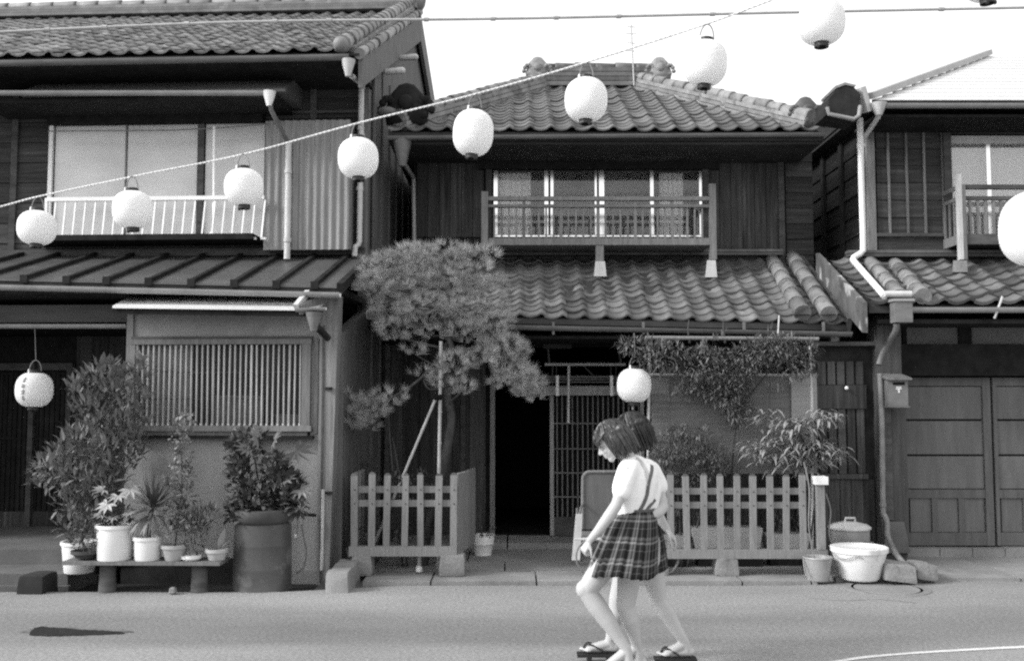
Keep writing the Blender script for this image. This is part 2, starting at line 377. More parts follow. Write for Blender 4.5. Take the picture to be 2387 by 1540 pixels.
# ------------------------------------------------------------------ road, pavement, steps
def road_mat():
    m = mat("worn_road", .245, .92, .24, .8, (.35, 1, 1), .45, 120, 0, .25, fine=.3)
    nt = m.node_tree; N = nt.nodes.new; Lk = nt.links.new
    cl = [n for n in nt.nodes if n.type == 'CLAMP'][0]; src = cl.inputs[0].links[0].from_socket
    geo = N("ShaderNodeNewGeometry"); mp = N("ShaderNodeMapping"); mp.inputs['Scale'].default_value = (.22, 1, 1); Lk(geo.outputs['Position'], mp.inputs[0])
    nz = N("ShaderNodeTexNoise"); nz.inputs['Scale'].default_value = 1.3; nz.inputs['Detail'].default_value = 5; Lk(mp.outputs[0], nz.inputs[0])
    sp = N("ShaderNodeSeparateXYZ"); Lk(geo.outputs['Position'], sp.inputs[0])
    ad = N("ShaderNodeMath"); ad.operation = 'MULTIPLY_ADD'; ad.inputs[1].default_value = .5; Lk(nz.outputs[0], ad.inputs[0]); Lk(sp.outputs[1], ad.inputs[2])
    cr = N("ShaderNodeValToRGB"); e = cr.color_ramp.elements; e[0].position = 0; e[0].color = (.98,)*3+(1,); e[1].position = 1; e[1].color = (.93,)*3+(1,)
    for p, v in ((.695, 1.0), (.722, .74), (.79, .72), (.825, .93), (.87, 1.0)):
        k = e.new(p); k.color = (v, v, v, 1)
    mr = N("ShaderNodeMapRange"); mr.inputs[1].default_value = 0; mr.inputs[2].default_value = 10; Lk(ad.outputs[0], mr.inputs[0]); Lk(mr.outputs[0], cr.inputs[0])
    mu = N("ShaderNodeMath"); mu.operation = 'MULTIPLY'; Lk(src, mu.inputs[0]); Lk(cr.outputs[0], mu.inputs[1]); Lk(mu.outputs[0], cl.inputs[0])
    # coarse stone grain
    v = N("ShaderNodeTexNoise"); v.inputs['Scale'].default_value = 34; v.inputs['Detail'].default_value = 3; Lk(geo.outputs['Position'], v.inputs[0])
    m2 = N("ShaderNodeMapRange"); m2.inputs[1].default_value = .3; m2.inputs[2].default_value = .7; m2.inputs[3].default_value = .82; m2.inputs[4].default_value = 1.18; Lk(v.outputs[0], m2.inputs[0])
    q = N("ShaderNodeMath"); q.operation = 'MULTIPLY'; Lk(mu.outputs[0], q.inputs[0]); Lk(m2.outputs[0], q.inputs[1]); Lk(q.outputs[0], cl.inputs[0])
    return m
ROAD_Y = gnd(0, 1379).y
MB().add([(-300, -300, -.12), (300, -300, -.12), (300, 300, -.12), (-300, 300, -.12)], [(0, 1, 2, 3)]).build("ground", M_dark if False else mat("earth", .07, .95, .3, 1.5), kind="structure", label="bare dark earth under the street")
rb = MB()
xs = [-40+80*i/160 for i in range(161)]
def edge(x):
    e = ROAD_Y+.05*mnoise.noise(Vector((x*.9, 3, 1)))*.5
    if x > -1.9: e += min(1, (x+1.9)/.9)*.30
    if x > 2.7: e += min(1, (x-2.7)/.5)*.2
    return e
vv = []; ff = []
for i, x in enumerate(xs): vv += [(x, -30, 0), (x, edge(x), 0), (x, edge(x)+.02, -.12)]
for i in range(160):
    a = 3*i; ff += [(a, a+3, a+4, a+1), (a+1, a+4, a+5, a+2)]
rb.add(vv, ff).build("road", road_mat(), kind="structure", label="worn grey asphalt street with darker wheel bands")
# painted line
ln = [(1880, 1552), (1954, 1540.5), (2016, 1531), (2123, 1521.6), (2283, 1512), (2387, 1507), (2620, 1497)]
b = MB(); L = smoothline([gnd(*q, .004) for q in ln], 5); vv = []; ff = []
for i, p in enumerate(L):
    w = .03+.01*mnoise.noise(p*3); vv += [(p.x, p.y-w*.6, .004), (p.x, p.y+w, .004)]
    if i: ff.append((2*i-2, 2*i, 2*i+1, 2*i-1))
b.add(vv, ff).build("road_line", M_paint, kind="structure", label="thin worn white line curving over the street")
# dark tar patch
pt = [(68, 1479), (72, 1470), (80, 1462), (100, 1458.5), (120, 1461), (150, 1462), (190, 1466), (240, 1468), (275, 1470), (291, 1473), (286, 1476), (240, 1478), (180, 1480), (120, 1481.5)]
for nm, qs, w in (("road_crack", [(1890, 1392), (1960, 1398), (2050, 1396), (2140, 1404)], .006),):
    b = MB(); L = smoothline([gnd(*q, .003) for q in qs], 14); vv = []; ff = []
    for i, p in enumerate(L):
        j = .03*mnoise.noise(p*2.3)+.02*mnoise.noise(p*7); ww = w*(.5+abs(mnoise.noise(p*5))*1.6); vv += [(p.x, p.y-ww+j, .003), (p.x, p.y+ww+j, .003)]
        if i: ff.append((2*i-2, 2*i, 2*i+1, 2*i-1))
    b.add(vv, ff).build(nm, mat("road_crack_dirt", .2, .95, .3, 8), kind="structure", label="thin darker crack in the asphalt")
halo = []
for k in range(90):
    t = 2*pi*k/90; halo.append((180+cos(t)*(128+9*sin(5*t))+3*sin(17*t), 1470+sin(t)*(10.5 if cos(t) < .2 else 7)+(2.2*sin(11*t)+1.6*sin(23*t)) * .5))
MB().add([gnd(x, y, .0025) for x, y in halo][::-1], [tuple(range(90))]).build("tar_stain_edge", mat("tar_halo", .15, .9, .4, 9), kind="structure", label="greyish rim round the tar stain")
pt2 = []
for i in range(len(pt)):
    (xa_, ya_), (xb2, yb2) = pt[i], pt[(i+1) % len(pt)]
    for j in range(6): t = j/6; pt2.append((xa_+(xb2-xa_)*t+rnd.uniform(-1.5, 1.5), ya_+(yb2-ya_)*t+rnd.uniform(-.55, .55)))
pt = pt2
MB().add([gnd(x, y, .004) for x, y in pt], [tuple(range(len(pt)))]).build("tar_patch", M_tar, label="black tapering tar stain on the asphalt at the far left", cat="stain", kind="structure")
# concrete apron of the middle house: slabs with open joints
pav = MB().box(-1.75, 12, 8.7, 16, -.115, -.02).build("pavement", mat("joint_dirt", .09, .95, .3, 6), kind="structure", label="concrete slab forecourt in front of the middle house")
OFF[pav.name] = Vector((0, 0, 0))
def slabs(x0, x1, y0, y1, z, widths, th=.06):
    x = x0; k = 0
    while x < x1:
        w = widths[k % len(widths)]; k += 1; xe = min(x+w, x1)
        MB().box(x+.008, xe-.008, y0+.008, y1-.008, z-th, z+rnd.uniform(0, .004)).build("slab", M_concrete, pav); x = xe
slabs(-1.35, 2.75, gnd(1200, 1362).y, gnd(1200, 1337).y, .028, [.62, .95, 1.0, .85])
slabs(-1.35, 3.3, gnd(1200, 1336).y, 10.15, .034, [1.28, 1.0, .95])
slabs(-1.35, 3.3, 10.15, 10.95, .04, [.9, 1.15])
slabs(-1.35, 3.5, 10.95, 11.8, .1, [1.3, 1.1], .16)
slabs(2.95, 9, 9.22, 10.9, .03, [1.7, 2.1], .06)
# left house threshold slabs
stp = MB().box(-7, -3.95, 9.0, 9.75, -.11, .0).build("stone_steps", M_step, kind="structure", label="two low stone steps before the dark left doorway")
OFF[stp.name] = Vector((0, 0, 0))
MB().box(-7, -3.98, 9.05, 9.7, .0, .1).build("step", M_step, stp)
MB().box(-7.2, -3.5, 9.55, 11.3, .1, .24).build("step", M_step, stp)
MB().box(-7, -5.0, 8.66, 8.98, -.11, .045).build("step", M_step, stp)
b = MB().box(-4.0, -1.7, 8.62, 9.5, -.118, -.07).build("gutter_channel", mat("wet_gutter_floor", .025, .7, .4, 3), kind="structure", label="sunken dark drain channel along the left house")

# ------------------------------------------------------------------ LEFT HOUSE
FR = Frame((-1.75, 9.5, 0), radians(-3.0)); A = FR.at
LH = thing("wooden_house", "large dark two-storey wooden house on the left with white balcony railing", "house", (-1.75, 9.5, 0), "old wooden houses along the street", FR.yaw)
XR = -1.63; YW = 10.8
# upper wall
zt = 5.3; z0 = A(400, 602, YW).z-.05
wl = box("upper_wall", M_dark, LH, -7.2, XR, YW+.012, YW+.25, 2.42, zt)
wx0, wx1 = A(118, 400, YW).x, A(617, 400, YW).x; wz0, wz1 = A(300, 562, YW).z, A(300, 294, YW).z
scatter_boards("wall_board", M_boardH, wl, -7.0, XR-.02, z0, zt-.1, YW, .235, seg=[A(37, 400, YW).x, wx0, wx1, A(731, 400, YW).x],
               skip=lambda xa, xb, a, b_: xa > wx0-.1 and xb < wx1+.1 and b_ > wz0+.02 and a < wz1-.02)
for q in (37, 731, 842): x = A(q, 400, YW).x; box("wall_post", M_beam, LH, x-.035, x+.035, YW-.05, YW-.028, z0, zt-.2)
box("wall_rail", M_beam, LH, A(618, 400, YW).x, XR, YW-.06, YW-.03, A(700, 268, YW).z, A(700, 262, YW).z)
box("sill_beam", M_beam, LH, -7.0, XR-.02, YW-.1, YW-.03, A(300, 600, YW).z, A(300, 584, YW).z)
# side wall with gable
sw = MB(); zR = A(940, 30, 14.0).z; zE = A(390, 127, 9.9).z
sw.prism([(XR, 9.62, 0), (XR, 18.3, 0), (XR, 18.3, zE+.1), (XR, 14.0, zR-.1), (XR, 10.7, zE+.25), (XR, 10.7, 2.6), (XR, 9.62, 2.3)], (-.1, 0, 0))
sw = sw.build("side_wall", M_sideb, LH)
box("rear_wall", M_dark, LH, -9, XR-.101, 18.15, 18.28, 0, zE)
for k in range(15):
    y = 10.95+k*.5; MB().box(XR, XR+.02, y, y+.05, 0, zE+.3).build("batten", M_sideb, sw)
# upper roof
xl = -9.0
up = MB().prism([(xl, 9.9, zE-.05), (xl, 9.9, zE-.015), (xl, 14, zR-.02), (xl, 14, zR-.3)], (XR+.06-xl, 0, 0)).prism([(xl, 18.1, zE-.05), (xl, 14, zR-.3), (xl, 14, zR-.02), (xl, 18.1, zE-.015)], (XR+.06-xl, 0, 0)).build("upper_roof", M_deck, LH)
slope = sqrt(4.1**2+(zR-zE)**2); nr = 21; nc = 34; tw = (XR-.14-xl)/nc
tmL = tile_mesh("tile", M_tileL, tw, slope/nr, .024)
plL = roof_place((xl, 9.85, zE), (XR-.14, 9.85, zE), (xl, 14, zR), (XR-.14, 14, zR), nc, nr)
plL = [p for p in plL if p[1].x > -.53*p[1].y-.5]
lay_tiles([(plL, tmL, up)], LH)
noshi(up, (xl, 14, zR), (XR+.05, 14, zR), .34, .16, 3, M_tileL)
roll_line(up, (XR+.05, 14, zR+.19), (xl+1, 14, zR+.19), .075, M_tileL, .34)
noshi(up, (XR-.1, 9.95, zE-.0), (XR-.1, 13.9, zR-.0), .24, .07, 2, M_ridge)
roll_line(up, (XR-.1, 9.84, zE+.06), (XR-.1, 13.9, zR+.08), .085, M_ridge, .27)
MB().ell((XR-.11, 9.83, zE+.04), (.085, .1, .085), 14, 10).build("end_tile", M_ridge, up, smooth=True)
roll_line(up, (XR+.06, 9.92, zE-.02), (XR+.06, 14.0, zR+.0), .055, M_tileL, .3)
MB().ell((XR, 14, zR+.2), (.16, .2, .2), 12, 8).build("end_tile", M_ridge, up, smooth=True)
MB().prism([(XR+.04, 9.95, zE-.36), (XR+.04, 9.95, zE-.05), (XR+.04, 14, zR-.05), (XR+.04, 14, zR-.42)], (.05, 0, 0)).build("bargeboard", M_rail, LH)
MB().prism([(XR+.04, 18.1, zE-.36), (XR+.04, 14.0, zR-.42), (XR+.04, 14.0, zR-.05), (XR+.04, 18.1, zE-.05)], (.05, 0, 0)).build("bargeboard", M_rail, LH)
for q in ((912, 136, 12.2), (872, 168, 11.2)): p = A(*q); MB().caps((XR+.1, p.y, p.z), (XR+.28, p.y, p.z+.01), .035, .04, 10).build("insulator", M_pipe, LH, smooth=True)
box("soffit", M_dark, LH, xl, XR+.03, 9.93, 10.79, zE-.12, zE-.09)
for k in range(0): x = xl+.3+k*.45; box("rafter", M_dark, LH, x, x+.06, 9.93, 10.79, zE-.2, zE-.123)
def gutter(part, p0, p1, r=.045, m=M_gutter):
    p0 = Vector(p0); p1 = Vector(p1); d = (p1-p0).normalized(); x = d.cross(Vector((0, 0, 1))).normalized(); b = MB(); vv = []; n = 9
    for p in (p0, p1):
        for k in range(n):
            t = pi+pi*k/(n-1); vv.append(p+x*cos(t)*r+Vector((0, 0, sin(t)*r)))
        for k in range(n):
            t = pi+pi*k/(n-1); vv.append(p+x*cos(t)*(r-.006)+Vector((0, 0, sin(t)*(r-.006))))
    f = []
    for k in range(n-1): f.append((k, k+1, 2*n+k+1, 2*n+k)); f.append((n+k+1, n+k, 3*n+k, 3*n+k+1))
    f += [(0, 2*n, 3*n, n), (n-1, 2*n-1, 4*n-1, 3*n-1)]
    return b.add(vv, f).build("gutter", m, part, smooth='auto')
gutter(LH, (xl, 9.84, A(300, 139, 9.84).z), (A(815, 130, 9.84).x, 9.84, A(300, 139, 9.84).z), .05)
def pipe(house, pts, r, m=M_pipe, n=10, collars=()):
    o = MB().tube(pts, r, n).build("downpipe", m, house, smooth='auto')
    for c in collars:
        c = Vector(c); MB().lathe(c, [(r*1.25, -.02), (r*1.25, .02)], 12).build("pipe_collar", m, o)
    return o
def funnel(house, c, w, h, m=M_pipe):
    c = Vector(c); return MB().lathe(c, [(w*.22, -h), (w*.3, -h*.75), (w*.5, -h*.2), (w*.55, 0), (w*.48, 0), (w*.3, -h*.5)], 14).build("rain_hopper", m, house, smooth='auto')
Yp = 9.86
funnel(LH, A(812, 140, Yp), .13, .17)
pipe(LH, [A(813, 160, Yp), A(820, 178, Yp), A(845, 197, 10.6), A(846, 205, 10.66)], .028)
pipe(LH, [A(843, 196, 10.66), A(838, 562, 10.66), A(836, 570, 10.66), A(828, 575, 10.64), A(827, 598, 10.62)], .03, collars=[A(841, 300, 10.66), A(839, 440, 10.66)])
# awning over the window
y1 = 10.1; aw = MB(); zb, zf = A(400, 174, 10.76).z, A(400, 211, y1).z; xa, xb = A(84, 190, 10.4).x, A(684, 190, 10.4).x
aw.prism([(xa, 10.76, zb), (xa, y1, zf), (xa, y1, zf-.03), (xa, 10.76, zf-.03)], (xb-xa, 0, 0)); aw.build("window_awning", mat("aged_awning_sheet", .12, .6, .25, 3, (.4, 3, 1), .1, 30, 0), LH)
box("awning_soffit", M_dark, LH, xa-.5, xb-.1, y1+.05, 10.76, zf-.09, zf-.05)
gutter(LH, A(-80, 214, 10.04), A(617, 214, 10.04), .042, M_metal)
funnel(LH, A(628, 214, 10.04), .125, .15, M_white)
pipe(LH, [A(630, 236, 10.04), A(632, 256, 10.06), A(671, 333, 10.45)], .024, M_gutter)
pipe(LH, [A(673, 333, 10.45), A(669, 604, 10.45)], .033, M_pipe, collars=[A(672, 400, 10.45), A(670, 560, 10.45)])
# window
wf = box("window", M_white, LH, A(118, 400, YW).x, A(127, 400, YW).x, YW-.06, YW-.02, wz0, wz1)
for a, c in ((128, 294.5), (297, 463), (479, 616)):
    box("pane", M_frost, wf, A(a, 400, 10.78).x, A(c, 400, 10.78).x, 10.775, 10.785, wz0, wz1)
box("stile", M_beam, wf, A(463, 400, YW).x, A(478, 400, YW).x, YW-.05, YW-.02, wz0, wz1)
box("stile", M_rail, wf, A(294, 400, YW).x, A(297.5, 400, YW).x, YW-.035, YW-.02, wz0, wz1)
box("lintel", M_dark, LH, wx0, wx1, YW-.12, YW-.02, wz1, wz1+.12)
box("window_sill", M_dark, LH, wx0-.05, wx1+.02, YW-.45, YW-.02, wz0-.06, wz0)
rl = box("railing", M_white, LH, A(112, 464, 10.42).x, A(616, 464, 10.42).x, 10.40, 10.44, A(300, 468, 10.42).z, A(300, 459, 10.42).z)
for k in range(22):
    q = 122+k*23.2
    MB().beam(A(q, 554, 10.36), A(q+9, 466, 10.42), .016, .014).build("baluster", M_white, rl)
    MB().box(A(q-2, 554, 10.4).x, A(q+10, 554, 10.4).x, 10.40, 10.43, A(q, 558, 10.4).z, A(q, 553, 10.4).z).build("baluster_foot", M_white, rl)
MB().beam(A(109, 462, 10.42), A(107, 556, 10.42), .03, .03).build("railing_post", M_white, rl)
pl = MB().tube([A(499.5, 296, 10.5), A(498.5, 556, 10.4)], .016, 8).build("pole", M_white, LH)
for s in (-1, 1): MB().tube([A(498.5, 535, 10.4), A(498.5+s*10, 548, 10.4), A(498.5+s*20, 553, 10.4)], .013, 6).build("pole_brace", M_white, pl)
MB().tube([A(112, 306, 10.5), A(400, 304, 10.5), A(520, 298, 10.5), A(650, 287, 10.5)], .007, 6).build("wire", M_wire, LH)
# corrugated shutter box
b = MB(); x0, x1 = A(617, 400, 10.5).x, A(815, 400, 10.5).x; n = 88; zl, zh = A(700, 582, 10.5).z, A(700, 281, 10.5).z
vv = []; ff = []
for i in range(n+1):
    x = x0+(x1-x0)*i/n; y = 10.5+.011*sin(2*pi*i/8); vv += [(x, y, zl), (x, y, zh)]
    if i: ff.append((2*i-2, 2*i, 2*i+1, 2*i-1))
b.add(vv, ff).build("shutter_box", M_corr, LH, smooth=True)
box("shutter_box_side", M_corr, LH, x0, x1, 10.515, 10.78, zl+.01, zh-.01)
# lower sheet roof with standing seams
eL, eR, tL, tR = A(-330, 647, 9.3), A(797, 672, 9.3), A(-70, 596, 10.76), A(846, 602, 10.76); tL.x = eL.x; tR.x = eR.x
lr = MB(); th = Vector((0, 0, -.05)); lr.hexa([eL+th, eR+th, tR+th, tL+th], [eL, eR, tR, tL]); lr = lr.build("lower_roof", M_deck, LH)
seams = [-333, -235, -137, -39, 59, 158, 251, 349, 448, 548, 646, 735, 790]
def onroof(q, v, lift=0):
    u = (A(q, 665, 9.3).x-eL.x)/(eR.x-eL.x); return (eL*(1-u)+eR*u)*(1-v)+(tL*(1-u)+tR*u)*v+Vector((0, 0, lift))
for i in range(len(seams)-1):
    a, c = seams[i], seams[i+1]; bt = [onroof(a+2, -.012, .004), onroof(c-2, -.012, .004), onroof(c-2, 1, .004), onroof(a+2, 1, .004)]
    MB().hexa(bt, [p+Vector((0, 0, .012+rnd.uniform(0, .006))) for p in bt]).build("roof_panel", M_darkmetal, lr)
for q in seams[:-1]:
    p0, p1 = onroof(q, -.02, .03), onroof(q, 1, .03); MB().beam(p0, p1, .045, .055).build("roof_seam", M_dark, lr)
    MB().beam(p0+Vector((0, -.012, .0)), p0+Vector((0, .02, .0)), .07, .075).build("seam_end", M_dark, lr)
MB().beam(onroof(794, -.02, .02), onroof(794, 1, .02), .06, .07).build("verge_trim", M_dark, lr)
gutter(LH, eL+Vector((0, -.07, -.05)), eR+Vector((0, -.07, -.05)), .05, M_metal)
box("eave_soffit", M_dark, LH, -7, XR, 9.35, 10.7, eL.z-.16, eL.z-.1)
# entrance side
box("fascia", mat("stained_fascia", .1, .8, .35, 2, (.6, 1, 3), .1, 30, 0), LH, -7, A(300, 740, 9.9).x, 9.85, 9.9, A(100, 752, 9.9).z, A(100, 712, 9.9).z)
gutter(LH, A(-80, 756, 9.8), A(297, 756, 9.8), .042, M_metal)
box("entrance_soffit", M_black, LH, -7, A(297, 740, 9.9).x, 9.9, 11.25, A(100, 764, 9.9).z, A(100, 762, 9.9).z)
Ye = 11.2
box("entrance_wall", M_dark, LH, -7, A(330, 900, Ye).x, Ye+.1, Ye+.2, 0, 2.6)
box("transom_beam", M_beam, LH, -7, A(165, 860, Ye).x, Ye+.04, Ye+.1, A(100, 862, Ye).z, A(100, 846, Ye).z)
for (a, c) in ((-90, -12), (-8, 69), (78, 158)):
    d = box("sliding_door", M_dark, LH, A(a, 900, Ye).x, A(c, 900, Ye).x, Ye+.06, Ye+.09, .24, A(100, 868, Ye).z)
    for k in range(7):
        x = A(a+4+k*(c-a-8)/6, 1000, Ye).x; MB().box(x-.014, x+.014, Ye+.04, Ye+.06, .26, A(100, 870, Ye).z).build("lattice_bar", M_dark, d)
    for y in (900, 1020, 1120): MB().box(A(a, y, Ye).x, A(c, y, Ye).x, Ye+.045, Ye+.06, A(a, y+4, Ye).z, A(a, y, Ye).z).build("rail", M_dark, d)
    MB().box(A(a, 1, Ye).x, A(c, 1, Ye).x, Ye+.03, Ye+.06, A(a, 1240, Ye).z, A(a, 1192, Ye).z).build("kick_board", M_boardV, d)
box("entrance_light_block", M_dark, LH, -6.55, -6.42, 9.7, Ye, -.1, 2.5)  # unseen wall added to keep light from the left off the doorway
for q in (73, 160): x = A(q, 900, Ye-.02).x; box("door_post", M_beam, LH, x-.03, x+.03, Ye-.02, Ye+.06, .2, A(100, 846, Ye).z)
v_boards("wall_board", M_boardV, LH, A(165, 1000, Ye).x, A(318, 1000, Ye).x, .2, 2.4, Ye+.1, .17)
# projecting plastered bay with the lattice window
bx0, bx1 = A(293, 1000, 9.5).x, A(744, 1000, 9.5).x; Yb = 9.5; Z = lambda y, Y=9.5: A(500, y, Y).z
bw_ = MB(); wx0b, wx1b = A(312, 900, Yb).x, A(724, 900, Yb).x
for (a, c, lo, hi) in ((bx0, bx1, -.05, Z(1016)), (bx0, bx1, Z(797), Z(722)), (bx0, wx0b, Z(1016), Z(797)), (wx1b, bx1, Z(1016), Z(797))): bw_.box(a, c, Yb, Yb+.14, lo, hi)
bw_.box(bx0, bx0+.12, Yb+.14, 11.3, -.05, Z(722)); bw = bw_.build("plaster_bay", M_plaster, LH)
box("plinth", M_dark, bw, bx0, A(640, 1, Yb).x, Yb-.025, Yb-.001, -.1, Z(1300))  # plinth darkened to put in the shade under the bench plank
box("plinth", M_concrete, bw, A(640, 1, Yb).x+.002, bx1-.002, Yb-.02, Yb-.001, -.1, Z(1326))
box("corner_batten", M_rail, bw, bx0-.008, bx0+.055, Yb-.02, Yb-.001, Z(1010), Z(728))
box("corner_batten", M_rail, bw, bx1-.05, bx1-.012, Yb-.022, Yb-.001, Z(1010), Z(790))
box("bay_interior", M_interior, LH, bx0+.2, bx1-.1, Yb+1.0, Yb+1.05, .5, 2.2)
win = box("lattice_window", M_rail, LH, A(306, 900, Yb).x, A(728, 900, Yb).x, Yb-.06, Yb+.02, Z(803), Z(791))
box("frame", M_beam, win, A(306, 900, Yb).x, A(728, 900, Yb).x, Yb-.03, Yb+.02, Z(791)-.0, Z(784))
for a, c in ((308, 318), (706, 726)): box("frame", M_rail, win, A(a, 900, Yb).x, A(c, 900, Yb).x, Yb-.055, Yb+.02, Z(992), Z(803.2))
box("sill", M_rail, win, A(306, 900, Yb).x, A(730, 900, Yb).x, Yb-.075, Yb+.02, Z(1004), Z(991))
box("sill", M_rail, win, A(318, 900, Yb).x, A(720, 900, Yb).x, Yb-.05, Yb+.02, Z(1014), Z(1004.5))
box("ledge", M_dark, win, A(314, 900, Yb).x, A(735, 900, Yb).x, Yb-.09, Yb-.002, Z(1021), Z(1014.5))
for y in (866, 928): box("crossbar", M_beam, win, A(318, 900, Yb).x, A(706, 900, Yb).x, Yb-.012, Yb+.0, Z(y+3), Z(y))
for k in range(31):
    q = 322+k*12.66; x = A(q, 900, Yb).x; dx = rnd.uniform(-.003, .003); wide = .0135 if k % 7 else .019
    MB().hexa([(x-wide/2+dx, Yb-.042, Z(985)), (x+wide/2+dx, Yb-.042, Z(985)), (x+wide/2+dx, Yb-.016, Z(985)), (x-wide/2+dx, Yb-.016, Z(985))],
              [(x-wide/2-dx, Yb-.042, Z(804)), (x+wide/2-dx, Yb-.042, Z(804)), (x+wide/2-dx, Yb-.016, Z(804)), (x-wide/2-dx, Yb-.016, Z(804))]).build("slat", M_slat, win)
    MB().box(x-.008, x+.008, Yb-.05, Yb-.012, Z(991), Z(985.5)).build("slat_foot", M_pipe, win)
gz = Yb+.07
box("pane", M_dglass, win, A(440, 900, Yb).x, A(722, 900, Yb).x, gz, gz+.01, Z(1006), Z(800))
box("pane", mat("pale_screen_paper", .24, .8, .3, 3, (1, 1, 1), .1, 20, 0), win, A(312, 900, Yb).x, A(440, 900, Yb).x, gz-.005, gz+.01, Z(1006), Z(800))
box("pane", mat("frosted_lower_pane", .13, .5, .2, 3), win, A(498, 900, Yb).x, A(612, 900, Yb).x, gz-.02, gz-.005, Z(1006), Z(921))
box("pane", mat("frosted_lower_pane", .2), win, A(640, 900, Yb).x, A(704, 900, Yb).x, gz-.02, gz-.005, Z(1006), Z(965))
# corner post of the bay
b = MB(); px0, px1 = A(744, 1000, 9.47).x, A(785, 1000, 9.47).x
cp = MB().hexa([(px0, 9.44, -.08), (px1-.05, 9.44, -.08), (px1-.05, 9.62, -.08), (px0, 9.62, -.08)], [(px0, 9.44, Z(690)), (px1+.01, 9.44, Z(690)), (px1+.01, 9.62, Z(690)), (px0, 9.62, Z(690))]).build("corner_post", mat("weathered_post", .2, .85, .35, 4, (7, 7, .5), .3, 30, 0), LH)
box("post_strip", M_beam, LH, px0+.03, px0+.05, 9.43, 9.438, -.05, Z(760))
MB().box(px0+.02, px1-.07, 9.63, 10.8, -.08, 2.4).build("bay_side_wall", M_boardV, LH)
pipe(LH, [A(753, 1140, 9.40), A(750, 1328, 9.40)], .016, M_pipe)
for y in (905, 1148): MB().lathe(A(766, y, 9.43), [(.035, -.012), (.035, .012)], 10).build("pipe_bracket", M_dark, LH)
# bay canopy
c = MB(); f0, f1, k1, k0 = A(262, 713, 9.15), A(738, 719, 9.15), A(772, 691, 9.72), A(304, 690, 9.72); d = Vector((0, 0, -.02))
c.hexa([f0+d, f1+d, k1+d, k0+d], [f0, f1, k1, k0]).build("canopy", M_sheet, LH)
c = MB(); f0, f1, k1, k0 = [p+Vector((0, .03, -.024)) for p in (f0, f1, k1, k0)]; d = Vector((0, 0, -.05)); c.hexa([f0+d, f1+d, k1+d, k0+d], [f0, f1, k1, k0]).build("canopy_board", M_dark, LH)
gutter(LH, A(690, 719, 9.1), A(760, 716, 9.1), .035, M_metal)
MB().beam(A(690, 715, 9.1), A(718, 681, 9.3), .05, .05).build("gutter_bracket", M_pipe, LH)
funnel(LH, A(732, 728, 9.1), .14, .17, M_gutter)
pipe(LH, [A(732, 748, 9.1), A(740, 763, 9.12), A(764, 788, 9.35)], .033, M_dark)
MB().beam(A(700, 722, 9.12), A(788, 678, 9.6), .05, .09).build("canopy_verge", M_rail, LH)
# ------------------------------------------------------------------ MIDDLE HOUSE
MH = thing("wooden_house", "middle two-storey wooden house with tiled hip roof and small upper balcony", "house", (1.0, 11.0, 0), "old wooden houses along the street")
YM = 11.9; T = at
xL, xR_ = T(965, 450, YM).x, T(1826, 450, YM).x
mw = MB(); wx0, wx1 = T(1154, 470, YM).x, T(1636, 470, YM).x; wz0, wz1 = T(1400, 552, YM).z, T(1400, 398, YM).z; ztop = T(1400, 312, 11.3).z
for a, c, lo, hi in ((xL, xR_+.35, 2.9, wz0), (xL, xR_+.35, wz1, ztop), (xL, wx0, wz0, wz1), (wx1, xR_+.35, wz0, wz1)): mw.box(a, c, YM, YM+.14, lo, hi)
mw = mw.build("upper_wall", M_dark, MH)
v_boards("wall_board", M_boardV, mw, T(972, 450, YM).x, T(1128, 450, YM).x, T(1, 553, YM).z, T(1, 372, YM).z, YM-.002, .13)
v_boards("wall_board", M_boardV, mw, T(1648, 450, YM).x, T(1812, 450, YM).x, T(1, 580, YM).z, T(1, 372, YM).z, YM-.002, .14)
scatter_boards("wall_board", M_boardH, mw, xL, xR_, T(1, 352, YM).z, ztop, YM-.002, .16)
scatter_boards("wall_board", M_boardH, mw, xR_+.02, xR_+.35, 3.2, ztop, YM-.002, .2)
scatter_boards("wall_board", M_boardH, mw, xL, xR_, 3.2, T(1, 586, YM).z, YM-.002, .16)
box("beam", M_beam, MH, xL, xR_+.1, YM-.08, YM-.018, T(1, 361, YM).z, T(1, 354, YM).z)
box("beam", M_dark, MH, wx0-.2, wx1+.2, YM-.1, YM-.02, wz1, wz1+.1)
for q in (1818, 1140, 1643): x = T(q, 450, YM).x; box("wall_post", M_beam, MH, x-.035, x+.035, YM-.07, YM-.023, 3.25, T(1, 362, YM).z)
MB().box(xL, xL+.12, YM+.141, 17, 0, 4.6).box(xR_+.2, xR_+.32, YM+.141, 17, 0, 4.6).box(xL, xR_+.3, 16.9, 17, 0, 4.6).build("side_wall", M_boardV, MH)
